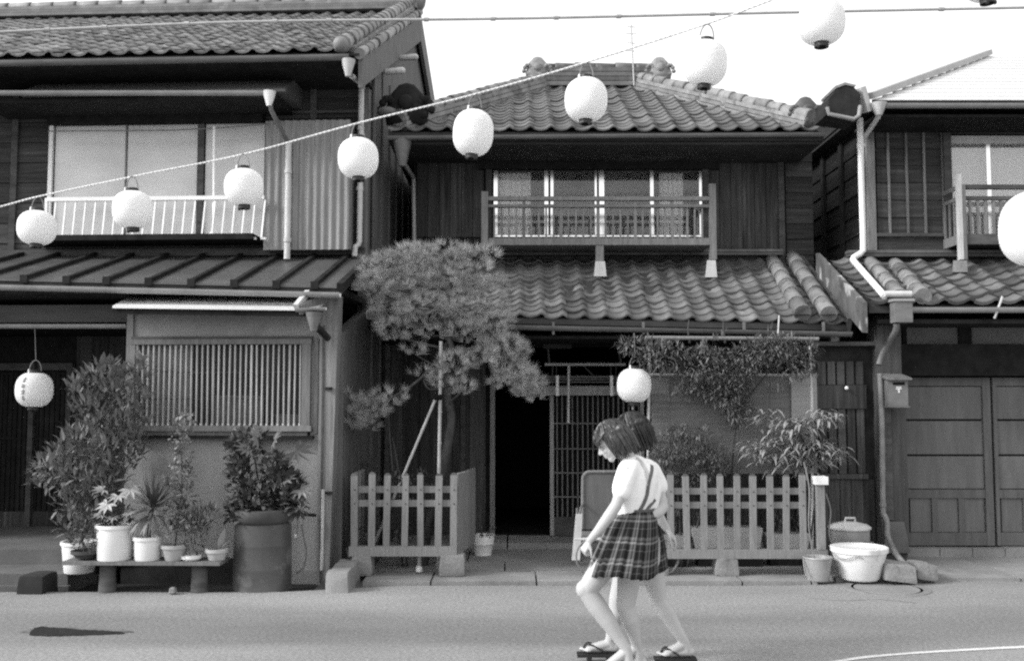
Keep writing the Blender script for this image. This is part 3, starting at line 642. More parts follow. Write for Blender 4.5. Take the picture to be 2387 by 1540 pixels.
# windows
g = glass_mat("window_glass", .0, .98, .08, .3); g2 = glass_mat("clear_window_glass", .08, .95, .12, .4)
wd = MB().box(wx0, wx1, YM+.0, YM+.05, wz0-.03, wz0+.02).build("window", M_alu, MH)
MB().box(wx0, wx1, YM+.001, YM+.05, wz1-.02, wz1-.001).build("window_head", M_beam, wd)
for a, c in ((1151, 1160), (1269, 1278), (1283, 1290), (1386, 1391), (1396, 1408), (1515, 1523), (1629, 1637)):
    MB().box(T(a, 470, YM).x, T(c, 470, YM).x, YM-.03, YM+.03, wz0+.021, wz1-.003).build("stile", M_alu, wd)
for a, c in ((1160, 1269), (1290, 1386), (1408, 1515), (1523, 1629)):
    MB().box(T(a, 470, YM).x, T(c, 470, YM).x, YM+.006, YM+.012, wz0+.021, wz1-.021).build("pane", g, wd)
def curtain(part, q0, q1, y0, y1, Y, sway=0, m=M_curtain):
    b = MB(); n = 40; vv = []; ff = []; p0, p1 = T(q0, y1, Y), T(q1, y0, Y)
    for i in range(n+1):
        for j in range(5):
            u = i/n; v = j/4; x = p0.x+(p1.x-p0.x)*u+sway*(v-1)*.5*(1-u if sway > 0 else u); vv.append((x, Y+.02*sin(u*37+v)+.01*sin(u*71), p0.z+(p1.z-p0.z)*(1-v)))
        if i:
            for j in range(4): a = 5*(i-1)+j; ff.append((a, a+1, a+6, a+5))
    return b.add(vv, ff).build("curtain", m, part, smooth=True)
curtain(MH, 1160, 1238, 396, 556, YM+.06, m=mat('bright_curtain', .85, .9, .12, 3, (7, 7, .4), .1, 30, .0))
curtain(MH, 1538, 1592, 396, 556, YM+.06, m=mat('bright_curtain', .85))
MB().box(wx0-.2, wx1+.2, YM+.62, YM+.7, 3.2, 4.6).build("room_wall", mat("upper_room_wall", .3, .9, .15, 2), MH)
MB().box(wx0-.2, wx1+.2, YM+.15, YM+.62, 3.3, 3.38).build("room_floor", M_interior, MH)
lp = MB().lathe(T(1347, 424, YM+.3), [(.015, .1), (.03, .06), (.09, .02), (.1, 0), (.06, -.05), (.01, -.09)], 14).build("pendant_lamp", M_dark, MH, smooth=True)
bl = MB()   # low lattice screen inside the right window
p0 = T(1520, 505, YM+.25); p1 = T(1628, 545, YM+.25)
scr = MB().box(p0.x-.1, p1.x, YM+.25, YM+.27, p0.z-.01, p0.z+.015).build("room_screen", M_rail, MH)
for k in range(3): z = p0.z+(p1.z-p0.z)*k/2; MB().box(p0.x-.1, p1.x, YM+.251, YM+.268, z-.03, z-.012).build("screen_rail", M_rail, scr)
for k in range(8): x = p0.x-.1+(p1.x-p0.x+.1)*k/7; MB().box(x-.015, x+.015, YM+.245, YM+.25, p1.z-.05, p0.z).build("screen_bar", M_rail, scr)
# lower roof
YE = 10.2; zeL, zeR = T(1240, 737, YE).z, T(1975, 752, YE).z; xe0, xe1 = T(868, 740, YE).x, T(1972, 745, YE).x
xt0, xt1 = T(960, 605, YM).x, T(1888, 605, YM).x; zt_ = T(1400, 603, YM-.05).z
k = (T(1240, 1, YE).x-xe0)/(xe1-xe0); zeL = (zeL-zeR*k)/(1-k)
xt0 = xe0+.02; xt1 = xe1
E0, E1, P0, P1 = Vector((xe0, YE, zeL)), Vector((xe1, YE, zeR)), Vector((xt0, YM-.02, zt_)), Vector((xt1, YM-.02, zt_))
d = Vector((0, 0, -.05)); lrM = MB().hexa([E0+d*1.6, E1+d*1.6, P1+d*2, P0+d*2], [E0+d*.5, E1+d*.5, P1+d*.5, P0+d*.5]).build("lower_roof", M_deck, MH)
ncM, nrM = 22, 12; tmM = tile_mesh("tile", M_tile, (xe1-xe0)/ncM, (P0-E0).length/nrM, .019)
plM = roof_place(E0, E1, P0, P1, ncM, nrM)
roll_line(lrM, T(1870, 730, YE-.02), T(1800, 607, YM-.1), .085, M_ridge, .3)
roll_line(lrM, T(1931, 730, YE-.02), T(1847, 598, YM-.1), .085, M_ridge, .3)
for q in (1870, 1931): p = T(q, 734, YE-.04); MB().lathe(p, [(.001, 0)]+[(.08, -.001)]+[(.08, .001)], 12).build("end_tile", M_dark, lrM).hide_render = False
noshi(lrM, P0+Vector((.1, -.05, .03)), P1+Vector((-.2, -.05, .03)), .14, .08, 2, M_tile)
MB().beam(E1+Vector((.03, 0, -.03)), P1+Vector((.03, 0, -.03)), .05, .16).build("bargeboard", M_beam, lrM)
gutter(MH, E0+Vector((0, -.06, -.1)), E1+Vector((.03, -.06, -.1)), .05, M_gutter)
for q in (1165, 1290, 1500, 1735, 1920): p = T(q, 750, YE-.06); MB().box(p.x-.012, p.x+.012, p.y, p.y+.03, p.z-.13, p.z+.0).build("gutter_hook", M_gutter, MH)
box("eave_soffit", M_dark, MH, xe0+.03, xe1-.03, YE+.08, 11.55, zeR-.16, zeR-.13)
MB().beam(T(856, 735, 9.95), T(915, 748, 9.95), .07, .07).build("gutter_end", M_gutter, MH)
MB().beam(T(858, 732, 9.98), T(905, 690, 10.9), .05, .05).build("gutter_end", M_pipe, MH)
MB().box(T(868, 1, 9.93).x, T(918, 1, 9.93).x, 9.92, 9.95, T(1, 753, 9.93).z, T(1, 749, 9.93).z).build("gutter_lip", M_pipe, MH)
# upper hip roof
YU, YRg = 10.95, 13.35; zu = T(1400, 303, YU).z; zr = T(1400, 201, YRg).z; ux0, ux1 = T(905, 303, YU).x, T(1920, 300, YU).x; rx0, rx1 = T(1270, 184, YRg).x, T(1482, 184, YRg).x
yb = YRg+(YRg-YU)
urM = MB().add([(ux0, YU, zu-.03), (ux1, YU, zu-.03), (rx1, YRg, zr-.03), (rx0, YRg, zr-.03), (ux0, yb, zu-.03), (ux1, yb, zu-.03), (ux0, YU, zu-.12), (ux1, YU, zu-.12), (ux1, yb, zu-.12), (ux0, yb, zu-.12)],
               [(0, 1, 2, 3), (1, 5, 2), (4, 0, 3), (5, 4, 3, 2), (0, 6, 7, 1), (1, 7, 8, 5), (5, 8, 9, 4), (4, 9, 6, 0), (6, 9, 8, 7)]).build("upper_roof", M_deck, MH)
ncU, nrU = 21, 16; tmU = tile_mesh("tile", M_tile, (ux1-ux0)/ncU, sqrt((YRg-YU)**2+(zr-zu)**2)/nrU, .017)
def keepU(c):
    t = (c.y-YU)/(YRg-YU); return ux0+(rx0-ux0)*t-.06 < c.x < ux1+(rx1-ux1)*t+.06
plU = roof_place((ux0, YU-.02, zu), (ux1, YU-.02, zu), (ux0, YRg, zr), (ux1, YRg, zr), ncU, nrU, keepU)
lay_tiles([(plM, tmM, lrM), (plU, tmU, urM)], MH)
C0, C1, R0, R1 = Vector((ux0+.12, YU+.1, zu-.0)), Vector((ux1-.12, YU+.1, zu-.0)), Vector((rx0, YRg, zr-.06)), Vector((rx1, YRg, zr-.06))
for C, R in ((C0, R0), (C1, R1)):
    noshi(urM, C, R, .24, .17, 3, M_ridge); roll_line(urM, C+Vector((0, 0, .19)), R+Vector((0, 0, .19)), .075, M_ridge, .2)
    n = 15
    for i in range(n):   # pale round course ends along the hip
        p = C.lerp(R, (i+.5)/n)+Vector((0, -.1, .1)); MB().ell(p, (.036, .03, .036), 8, 6).build("course_end", M_ridge, urM)
noshi(urM, R0+Vector((-.12, 0, .02)), R1+Vector((.3, 0, .02)), .3, .28, 4, M_tile)
roll_line(urM, R0+Vector((-.12, 0, .3)), R1+Vector((.3, 0, .3)), .08, M_tile, .26)
for p in (R0+Vector((-.1, -.05, .27)), R1+Vector((.32, -.05, .27))): horned(urM, p, .3, M_ridge)
horned(urM, T(948, 250, YU+.2), .46, M_dark); horned(urM, T(1878, 262, YU+.25), .3, M_tile)
MB().ell(T(903, 262, YU+.1), (.12, .1, .06), 10, 6).build("end_tile", M_tile, urM, smooth=True)
gutter(MH, (ux0, YU-.05, zu-.09), (ux1, YU-.05, zu-.05), .04, M_gutter)
box("soffit", M_boardH, MH, ux0+.03, ux1-.03, YU+.04, YM-.02, zu-.155, zu-.125)
funnel(MH, T(938, 322, YU+.02), .2, .32, M_gutter)
pipe(MH, [T(938, 352, YU+.05), T(940, 378, YU+.1), T(964, 415, 11.78), T(966, 585, 11.78)], .026, M_metal)
MB().lathe(T(938, 350, YU+.02), [(.06, -.04), (.075, .03), (.05, .06)], 10).build("pipe_collar", M_pipe, MH)
# balcony
YB = 11.3; bal = MB().box(T(1140, 1, YB).x, T(1658, 1, YB).x, YB-.04, YB+.04, T(1400, 572, YB).z, T(1400, 556, YB).z).build("balcony", M_rail, MH)
for q, lo, hi, w in ((1130, 580, 448, .075), (1660, 606, 430, .075)):
    x = T(q, 500, YB).x; MB().box(x-w/2, x+w/2, YB-.045, YB+.035, T(q, lo, YB).z, T(q, hi, YB).z).build("post", M_rail, bal)
x = T(1397, 500, YB).x; MB().box(x-.045, x+.045, YB-.03, YB+.04, T(1, 612, YB).z, T(1, 572.5, YB).z).build("post", M_rail, bal)
for q, y0, y1, w in ((1399, 644, 609, 28), (1658, 646, 606.5, 26)):
    MB().hexa([T(q-w/2-1, y0, YB-.08), T(q+w/2+1, y0, YB-.08), T(q+w/2+1, y0, YB+.1), T(q-w/2-1, y0, YB+.1)], [T(q-w/2+3, y1, YB-.06), T(q+w/2-3, y1, YB-.06), T(q+w/2-3, y1, YB+.1), T(q-w/2+3, y1, YB+.1)]).build("post_foot", M_pipe, bal)
for y0, y1 in ((468, 459), (484, 477.5)): MB().box(T(1134, 1, YB).x, T(1656, 1, YB).x, YB-.03, YB+.03, T(1, y0, YB).z, T(1, y1, YB).z).build("rail", M_rail, bal)
kk = 0
for i in range(29):
    q = 1152+i*17.3; big = i in (4, 9, 14, 19, 24)
    w = .034 if big else .02; x = T(q, 500, YB).x; MB().box(x-w/2, x+w/2, YB-.012, YB+.012, T(1, 555.6, YB).z, T(1, 468.4 if big else 484.4, YB).z).build("baluster", M_rail, bal)
for q in (1130, 1660): MB().box(T(q, 1, YB).x-.025, T(q, 1, YB).x+.025, YB+.036, YM-.03, T(1, 468, YB).z, T(1, 459, YB).z).build("rail", M_rail, bal)
MB().box(T(1140, 1, YB).x, T(1656, 1, YB).x, YB+.041, YM-.03, T(1, 572, YB).z, T(1, 566, YB).z).build("deck", M_rail, bal)
# ground floor
Yg = 11.6; fz = .2; g0, g1 = T(862, 1000, Yg).x, T(1910, 1000, Yg).x; dx0, dx1 = T(1149, 1000, Yg).x, T(1284, 1000, Yg).x; lx1 = T(1502, 1000, Yg).x; hz = T(1, 898, Yg).z
gw = MB().box(g0, dx0, Yg, Yg+.12, 0, 2.55).box(lx1, g1, Yg, Yg+.12, 0, 2.55).box(dx0, lx1, Yg, Yg+.12, hz+.45, 2.55).build("ground_wall", M_dark, MH)
v_boards("wall_board", M_boardV, gw, g0, dx0-.08, .05, 2.3, Yg-.001, .2)
v_boards("wall_board", M_boardV, gw, lx1+.05, g1, .05, 2.3, Yg-.001, .2)
for q, m in ((1148, M_rail), (1080, M_beam), (905, M_beam)): x = T(q, 1000, Yg).x; box("door_post", m, MH, x-.025, x+.03, Yg-.12, Yg-.03, .1, 2.3)
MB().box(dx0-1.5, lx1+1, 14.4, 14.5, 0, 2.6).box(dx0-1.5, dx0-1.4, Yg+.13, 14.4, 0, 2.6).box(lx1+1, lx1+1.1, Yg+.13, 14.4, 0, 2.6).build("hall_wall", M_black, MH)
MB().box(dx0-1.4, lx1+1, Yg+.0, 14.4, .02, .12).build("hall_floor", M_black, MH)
box("lintel", M_slat, MH, T(1268, 1, 11.5).x, T(1502, 1, 11.5).x, 11.44, 11.52, T(1, 921, 11.5).z, T(1, 899, 11.5).z)
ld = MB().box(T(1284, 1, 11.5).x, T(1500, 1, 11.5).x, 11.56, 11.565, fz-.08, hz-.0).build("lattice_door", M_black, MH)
for a, c in ((1282, 1291), (1494, 1502)): MB().box(T(a, 1, 11.5).x, T(c, 1, 11.5).x, 11.49, 11.545, fz-.09, T(1, 922, 11.5).z).build("stile", M_slat, ld)
for k in range(17): x = T(1299+k*12, 1, 11.5).x; MB().box(x-.008, x+.008, 11.515, 11.54, T(1, 1205, 11.5).z, T(1, 922, 11.5).z).build("lattice_bar", M_rail, ld)
for y in (985, 1044, 1100, 1156): MB().box(T(1291, 1, 11.5).x, T(1494, 1, 11.5).x, 11.505, 11.514, T(1, y+3, 11.5).z, T(1, y, 11.5).z).build("rail", M_rail, ld)
MB().box(T(1291, 1, 11.5).x, T(1494, 1, 11.5).x, 11.5, 11.54, fz-.09, T(1, 1204, 11.5).z).build("kick_board", M_beam, ld)
# curtain rail frame above the door
Yn = 11.2; fr = MB().tube([T(1270, 849, Yn), T(1458, 849, Yn)], .017, 8).build("curtain_rail", M_slat, MH)
for y in (878, 884, 890): MB().tube([T(1262, y, Yn+.1), T(1470, y, Yn+.1)], .009 if y > 880 else .014, 6).build("rail_bar", M_rail, fr)
for q in (1288, 1297, 1424, 1436): MB().beam(T(q, 850, Yn), T(q, 897, Yn+.15), .012, .012).build("rail_upright", M_beam, fr)
for q in (1299, 1425): MB().box(T(q-3.4, 1, Yn).x, T(q+3.4, 1, Yn).x, Yn-.03, Yn-.015, T(1, 922, Yn).z, T(1, 875, Yn).z).build("paper_strip", M_white, fr)
MB().tube([T(1326, 851, Yn-.05), T(1325, 978, Yn-.05), T(1325, 985, Yn-.05)], [.014, .013, .02], 8).build("hanging_rod", M_pipe, fr)
MB().beam(T(1266, 807, Yn), T(1332, 807, Yn), .03, .05).build("rail_bracket", M_beam, fr)
MB().beam(T(1277, 808, Yn), T(1281, 848, Yn), .02, .02).build("rail_bracket", M_beam, fr); MB().beam(T(1440, 808, Yn), T(1448, 848, Yn), .02, .02).build("rail_bracket", M_beam, fr)
MB().beam(T(1360, 852, Yn), T(1384, 876, Yn), .012, .012).build("rail_brace", M_beam, fr)
box("transom_beam", M_beam, MH, g0, g1, Yg-.1, Yg-.03, T(1, 792, Yg).z, T(1, 780, Yg).z)

# ------------------------------------------------------------------ RIGHT HOUSE
RH = thing("wooden_house", "right wooden house with bright sheet roof and letter box on its corner pillar", "house", (5.0, 10.6, 0), "old wooden houses along the street")
YR = 11.2; rx = T(2022, 450, YR).x; rw0, rw1 = T(2213, 430, YR).x, T(2480, 430, YR).x; rz0, rz1 = T(1, 560, YR).z, T(1, 318, YR).z; rtop = T(1, 250, 10.8).z
rw = MB()
for a, c, lo, hi in ((rx, 8.5, 2.6, rz0), (rx, 8.5, rz1, rtop), (rx, rw0, rz0, rz1), (rw1, 8.5, rz0, rz1)): rw.box(a, c, YR, YR+.12, lo, hi)
rw.box(rx, rx+.1, YR+.121, 17, 0, rtop+.2).box(rx+.101, 9.5, 16.85, 17, 0, rtop+.2).box(9.4, 9.5, YR+.121, 16.849, 0, rtop+.2); rw = rw.build("upper_wall", M_dark, RH)
scatter_boards("wall_board", M_boardH, rw, rx+.1, rw0-.02, T(1, 548, YR).z, T(1, 308, YR).z, YR-.001, .2)
scatter_boards("wall_board", M_boardH, rw, rx+.1, 8.4, 3.15, T(1, 552, YR).z, YR-.001, .15)
scatter_boards("wall_board", M_boardH, rw, rx+.1, 8.4, rz1+.02, rtop, YR-.001, .2)
for q in (2069, 2111, 2152, 2195): x = T(q, 430, YR).x; box("batten", M_rail, RH, x-.012, x+.012, YR-.05, YR-.03, T(1, 546, YR).z, T(1, 312, YR).z)
x = T(2030, 430, YR).x; box("corner_post", M_rail, RH, rx-.02, x+.03, YR-.06, YR-.004, 3.1, rtop)
box("wall_rail", M_beam, RH, x+.03, rw0, YR-.07, YR-.04, T(1, 553, YR).z, T(1, 546, YR).z)
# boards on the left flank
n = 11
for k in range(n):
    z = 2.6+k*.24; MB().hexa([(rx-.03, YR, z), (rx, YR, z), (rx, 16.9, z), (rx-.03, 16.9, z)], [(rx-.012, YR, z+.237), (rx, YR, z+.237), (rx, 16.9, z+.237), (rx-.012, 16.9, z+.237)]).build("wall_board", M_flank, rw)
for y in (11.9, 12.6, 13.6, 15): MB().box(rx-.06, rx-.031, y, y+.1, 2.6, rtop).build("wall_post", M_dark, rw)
# window with curtain
wd = MB().box(rw0, rw1, YR-.03, YR+.03, rz1-.09, rz1-.002).build("window", M_pipe, RH)
for a, c in ((2299, 2308), (2430, 2438)): MB().box(T(a, 430, YR).x, T(c, 430, YR).x, YR-.025, YR+.03, rz0, rz1-.091).build("stile", M_alu, wd)
for a, c in ((2215, 2299), (2308, 2430)): MB().box(T(a, 430, YR).x, T(c, 430, YR).x, YR+.002, YR+.008, rz0, rz1-.091).build("pane", g2, wd)
curtain(RH, 2212, 2480, 320, 562, YR+.11, m=mat("bright_curtain", .85, .9, .12, 3, (7, 7, .4), .1, 30, .0))
box("jamb", M_beam, RH, rw0-.09, rw0-.005, YR-.09, YR+.03, rz0, rz1+.02)
# balcony
Yq = 10.72; rb_ = MB().box(T(2243, 1, Yq).x, T(2600, 1, Yq).x, Yq-.03, Yq+.04, T(1, 570, Yq).z, T(1, 546, Yq).z).build("balcony", M_beam, RH)
x = T(2238, 500, Yq).x; MB().box(x-.03, x+.005, Yq-.05, Yq+.03, T(1, 606, Yq).z, T(1, 408, Yq).z).build("post", M_pipe, rb_); MB().box(x+.006, x+.045, Yq-.05, Yq+.03, T(1, 606, Yq).z, T(1, 432, Yq).z).build("post", M_rail, rb_)
MB().hexa([T(2220, 634, Yq-.1), T(2256, 634, Yq-.1), T(2256, 634, Yq+.1), T(2220, 634, Yq+.1)], [T(2222, 607, Yq-.08), T(2254, 607, Yq-.08), T(2254, 607, Yq+.1), T(2222, 607, Yq+.1)]).build("post_foot", M_stone, rb_)
for y0, y1 in ((441, 431), (466, 458)): MB().box(T(2246, 1, Yq).x, T(2600, 1, Yq).x, Yq-.02, Yq+.03, T(1, y0, Yq).z, T(1, y1, Yq).z).build("rail", M_beam, rb_)
for k in range(12): x_ = T(2262+k*18, 1, Yq).x; MB().box(x_-.014, x_+.014, Yq-.01, Yq+.012, T(1, 545.8, Yq).z, T(1, 466.3, Yq).z).build("baluster", M_rail, rb_)
for y0, y1 in ((441, 431), (466, 458), (568, 546)): MB().box(x-.02, x+.0, Yq+.031, YR-.09, T(1, y0, Yq).z, T(1, y1, Yq).z).build("rail", M_rail, rb_)
for k in range(3): MB().box(x-.016, x-.002, Yq+.1+k*.12, Yq+.13+k*.12, T(1, 545.5, Yq).z, T(1, 466.4, Yq).z).build("baluster", M_rail, rb_)
MB().box(x+.046, 8, Yq+.041, YR-.06, T(1, 569, Yq).z, T(1, 562, Yq).z).build("deck", M_dark, rb_)
# upper hip roof in pale sheet, courses as stepped strips
Yh, Yk = 10.5, 13.5; zh_ = T(2200, 236, Yh).z; zk = T(2305, 131, Yk).z; hx0 = T(2032, 236, Yh).x; hx1 = T(2305, 131, Yk).x
ru = MB().add([(hx0, Yh, zh_-.03), (9.5, Yh, zh_-.03), (9.5, Yk, zk-.03), (hx1, Yk, zk-.03), (hx0, 16.5, zh_-.03), (9.5, 16.5, zh_-.03)], [(0, 1, 2, 3), (4, 0, 3), (5, 4, 3, 2), (0, 4, 5, 1)]).build("upper_roof", M_deck, RH)
n = 14
for k in range(n):
    t0, t1 = k/n, (k+1)/n; L_ = lambda t: (hx0+(hx1-hx0)*t, Yh+(Yk-Yh)*t, zh_+(zk-zh_)*t)
    a, c = Vector(L_(t0)), Vector(L_(t1)); u = Vector((0, 0, .018)); e = .6*0
    MB().add([a+u, (9.5, a.y, a.z+.018), (9.5, c.y, c.z), c, a-u*.3, (9.5, a.y, a.z-.006)], [(0, 1, 2, 3), (4, 5, 1, 0)]).build("roof_strip", M_roofpale, ru)
MB().beam(Vector((hx0-.02, Yh-.02, zh_+.05)), Vector((hx1, Yk, zk+.05)), .1, .07).build("hip_cover", M_metal, ru)
MB().beam(Vector((hx0, Yh-.02, zh_-.045)), Vector((9.5, Yh-.02, zh_-.045)), .04, .085).build("eave_board", M_dark, ru)
gutter(RH, (hx0+.12, Yh-.07, T(1, 243, Yh-.07).z), (9.5, Yh-.07, T(1, 243, Yh-.07).z), .045, M_metal)
box("soffit", M_dark, RH, hx0+.05, 8.5, Yh+.05, YR-.01, zh_-.16, zh_-.13)
# big end tile at the eave corner
ce = T(1966, 240, 10.35)
et = MB().prism([ce+Vector(p) for p in ((-.175, 0, -.12), (.17, 0, -.165), (.18, 0, .09), (.12, 0, .165), (.02, 0, .185), (-.07, 0, .15), (-.15, 0, .05))], (0, .45, 0)).build("end_tile", M_dark, RH)
MB().prism([ce+Vector(p) for p in ((.125, -.01, .172), (.02, -.01, .192), (-.075, -.01, .156), (-.085, -.01, .18), (.02, -.01, .22), (.14, -.01, .19))], (0, .5, 0)).build("end_tile_crest", M_ridge, et)
pipe(RH, [T(1928, 250, 10.3), T(1932, 266, 10.3), T(1990, 278, 10.3), T(2002, 270, 10.3), T(2005, 248, 10.35)], .022, M_metal)
MB().beam(T(2004, 205, 10.45), T(2020, 262, 10.5), .1, .08).build("verge_trim", M_pipe, RH)
pipe(RH, [T(2005, 276, 10.75), T(2008, 420, 10.95), T(2012, 560, 11.0), T(2012, 584, 11.0), T(2004, 592, 10.98), T(1990, 600, 10.95), T(1988, 606, 10.9), T(2062, 690, 9.86)], .034, M_white, collars=[T(2007, 340, 10.9)])
funnel(RH, T(2048, 241, Yh-.06), .16, .13, M_pipe)
pipe(RH, [T(2050, 262, Yh-.06), T(2048, 272, Yh-.02), T(2009, 330, 10.9)], .025, M_pipe)
pipe(RH, [T(2062, 685, 9.84), T(2124, 685, 9.84)], .032, M_pipe)
# lower tile roof
Yj = 9.9; zj = T(2300, 706, Yj).z; zj2 = T(2250, 606, YR-.05).z; jx0 = T(2072, 700, Yj).x; jx1 = 8.2
rlw = MB().hexa([(jx0-.2, Yj, zj-.1), (jx1, Yj, zj-.1), (jx1, YR, zj2-.12), (jx0-.2, YR, zj2-.12)], [(jx0-.2, Yj, zj-.03), (jx1, Yj, zj-.03), (jx1, YR, zj2-.03), (jx0-.2, YR, zj2-.03)]).build("lower_roof", M_deck, RH)
ncR, nrR = 18, 8; tmR = tile_mesh("tile", M_tile, (jx1-jx0+.2)/ncR, sqrt((YR-Yj)**2+(zj2-zj)**2)/nrR, .035)
plR = roof_place((jx0-.2, Yj-.03, zj), (jx1, Yj-.03, zj), (jx0-.2, YR-.03, zj2), (jx1, YR-.03, zj2), ncR, nrR)
lay_tiles([([p for p in plR if p[1].x < 6.2], tmR, rlw)], RH)
roll_line(rlw, T(2095, 688, Yj-.0), T(2030, 612, YR-.25), .075, M_ridge, .27); roll_line(rlw, T(2150, 690, Yj-.04), T(2082, 613, YR-.1), .08, M_ridge, .27)
noshi(rlw, (jx0, YR-.1, zj2+.02), (jx1, YR-.1, zj2+.02), .16, .08, 2, M_tile)
gx = jx0-.24; MB().prism([(gx, Yj-.06, zj-.3), (gx, Yj-.06, zj+.0), (gx, YR+.1, zj2+.1), (gx, YR+.1, zj2-.2)], (-.05, 0, 0)).build("bargeboard", M_peel, RH)
gutter(RH, (jx0+.1, Yj-.1, T(2250, 717, Yj-.1).z), (jx1, Yj-.1, T(2250, 717, Yj-.1).z), .05, M_metal)
MB().tube([T(2336, 692, Yj-.1), T(2332, 705, Yj-.14), T(2318, 742, Yj-.1)], .012, 6).build("gutter_hook", M_pipe, RH)
box("hopper", M_gutter, RH, T(2080, 1, 9.8).x, T(2120, 1, 9.8).x, 9.72, 9.86, T(1, 752, 9.8).z, T(1, 704, 9.8).z)
box("hopper_rim", M_metal, RH, T(2076, 1, 9.8).x, T(2124, 1, 9.8).x, 9.705, 9.87, T(1, 704, 9.8).z+.002, T(1, 698, 9.8).z)
box("soffit", M_dark, RH, jx0-.1, jx1, Yj+.05, 10.55, zj-.2, zj-.16)
pipe(RH, smoothline([T(2090, 752, 9.8), T(2088, 770, 9.85), T(2070, 800, 10.0), T(2055, 830, 10.08), T(2048, 850, 10.08)], 4), .03, M_gutter)
pipe(RH, smoothline([T(2051, 870, 10.08), T(2056, 1000, 10.08), T(2058, 1180, 10.06), T(2062, 1200, 10.05), T(2068, 1218, 10.0), T(2070, 1250, 9.9), T(2092, 1295, 9.55), T(2134, 1336, 9.25)], 4), .027, mat('dull_zinc', .2, .55, .3, 7, (1, 1, 1), .1, 30, 0), collars=[T(2058, 1175, 10.06)])
# ground floor front
Yd = 10.6; D = lambda q, y: T(q, y, Yd)
box("ground_wall", M_dark, RH, D(2050, 1).x, 8.5, Yd+.1, Yd+.2, 0, 2.6)
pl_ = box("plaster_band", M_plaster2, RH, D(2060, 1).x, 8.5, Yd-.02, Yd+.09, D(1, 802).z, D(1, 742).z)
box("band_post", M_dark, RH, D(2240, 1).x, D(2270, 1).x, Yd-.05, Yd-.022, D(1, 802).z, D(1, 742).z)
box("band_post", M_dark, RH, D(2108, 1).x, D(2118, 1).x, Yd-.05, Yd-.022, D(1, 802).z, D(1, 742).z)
box("lintel_beam", M_dark, RH, D(2055, 1).x, 8.5, Yd-.14, Yd+.09, D(1, 876).z, D(1, 803).z)
M_door = mat("aged_door_panel", .135, .85, .22, 2.4, (5, 5, .8), .2, 30, .1, spots=(6, .68, .6)); M_doorf = mat("aged_door_frame", .11, .85, .25, 3, (5, 5, .8), .2, 30, .08)
for q0, q1 in ((2106, 2312), (2318, 2524)):
    dr = MB().box(D(q0, 1).x, D(q1, 1).x, Yd+.03, Yd+.06, D(1, 1270).z, D(1, 879).z).build("garage_door", M_dark, RH)
    for a, c in ((q0, q0+8), (q1-18, q1)): MB().box(D(a, 1).x, D(c, 1).x, Yd-.02, Yd+.029, D(1, 1270).z, D(1, 880).z).build("stile", M_doorf, dr)
    for y0, y1 in ((899, 880), (1160, 1140), (1270, 1240)): MB().box(D(q0+8, 1).x, D(q1-18, 1).x, Yd-.015, Yd+.029, D(1, y0).z, D(1, y1).z).build("rail", M_doorf, dr)
    for y0, y1 in ((976, 901), (1058, 981), (1138, 1063)): MB().box(D(q0+9, 1).x, D(q1-19, 1).x, Yd+.006, Yd+.029, D(1, y0).z, D(1, y1).z).build("panel", M_door, dr)
    for k in range(3):
        a = q0+14+k*62; MB().box(D(a, 1).x, D(a+48, 1).x, Yd+.008, Yd+.029, D(1, 1239).z, D(1, 1161).z).build("panel", M_door, dr)
        if k < 2: MB().box(D(a+49, 1).x, D(a+61, 1).x, Yd-.012, Yd+.029, D(1, 1239.6).z, D(1, 1160.5).z).build("muntin", M_doorf, dr)
for k in range(6): q = 2100+k*75; MB().box(D(q, 1).x, D(q+73, 1).x, Yd-.12, Yd+.1, 0, D(1, 1272).z-rnd.uniform(0, .01)).build("threshold_stone", M_concrete, RH)
Yt = 10.2; pil = MB().box(T(2052, 1, Yt).x, T(2108, 1, Yt).x, Yt, Yt+.3, 0, T(1, 735, Yt).z).build("corner_pillar", mat("pillar_wood", .07, .85, .4, 3, (8, 8, .5), .3, 30, 0), RH)
MB().hexa([T(2062, 1288, Yt-.07), T(2122, 1288, Yt-.07), T(2118, 1288, Yt), T(2060, 1288, Yt)], [T(2066, 1215, Yt-.03), T(2108, 1215, Yt-.03), T(2108, 1215, Yt-.001), T(2062, 1215, Yt-.001)]).build("pillar_base", M_step, RH)
MB().box(T(2060, 1, Yt).x, T(2078, 1, Yt).x, Yt-.03, Yt-.002, T(1, 1210, Yt).z, T(1, 950, Yt).z).build("pillar_batten", M_beam, RH)
# letter box
Yl = 10.12; lb = thing("letter_box", "small grey letter box with white postal mark on the corner pillar", "letter box", T(2083, 910, Yl-.1))
x0, x1, zl, zh2 = T(2057, 1, Yl).x, T(2103, 1, Yl).x, T(1, 946, Yl).z, T(1, 886, Yl).z
M_lb = mat("grey_enamel", .15, .5, .2, 9, (1, 1, 1), .1, 40, 0, spots=(7, .62, .75))
MB().box(x0, x1, Yl-.15, Yl+.02, zl, zh2).build("body", M_lb, lb)
MB().hexa([(x0-.02, Yl-.2, zh2), (x1+.025, Yl-.2, zh2), (x1+.0, Yl+.02, zh2+.035), (x0-.02, Yl+.02, zh2+.035)], [(x0-.02, Yl-.2, zh2+.02), (x1+.025, Yl-.2, zh2+.02), (x1, Yl+.02, zh2+.07), (x0-.02, Yl+.02, zh2+.07)]).build("lid", M_lb, lb)
MB().box(x0-.01, x1+.01, Yl-.17, Yl+.02, zl-.012, zl-.001).build("base", M_lb, lb)
MB().box(x0+.05, x1-.03, Yl-.152, Yl-.148, zh2-.05, zh2-.022).build("slot", M_black, lb)
cx_, cz_ = (x0+x1)/2+.008, zh2-.088; k_ = MB()
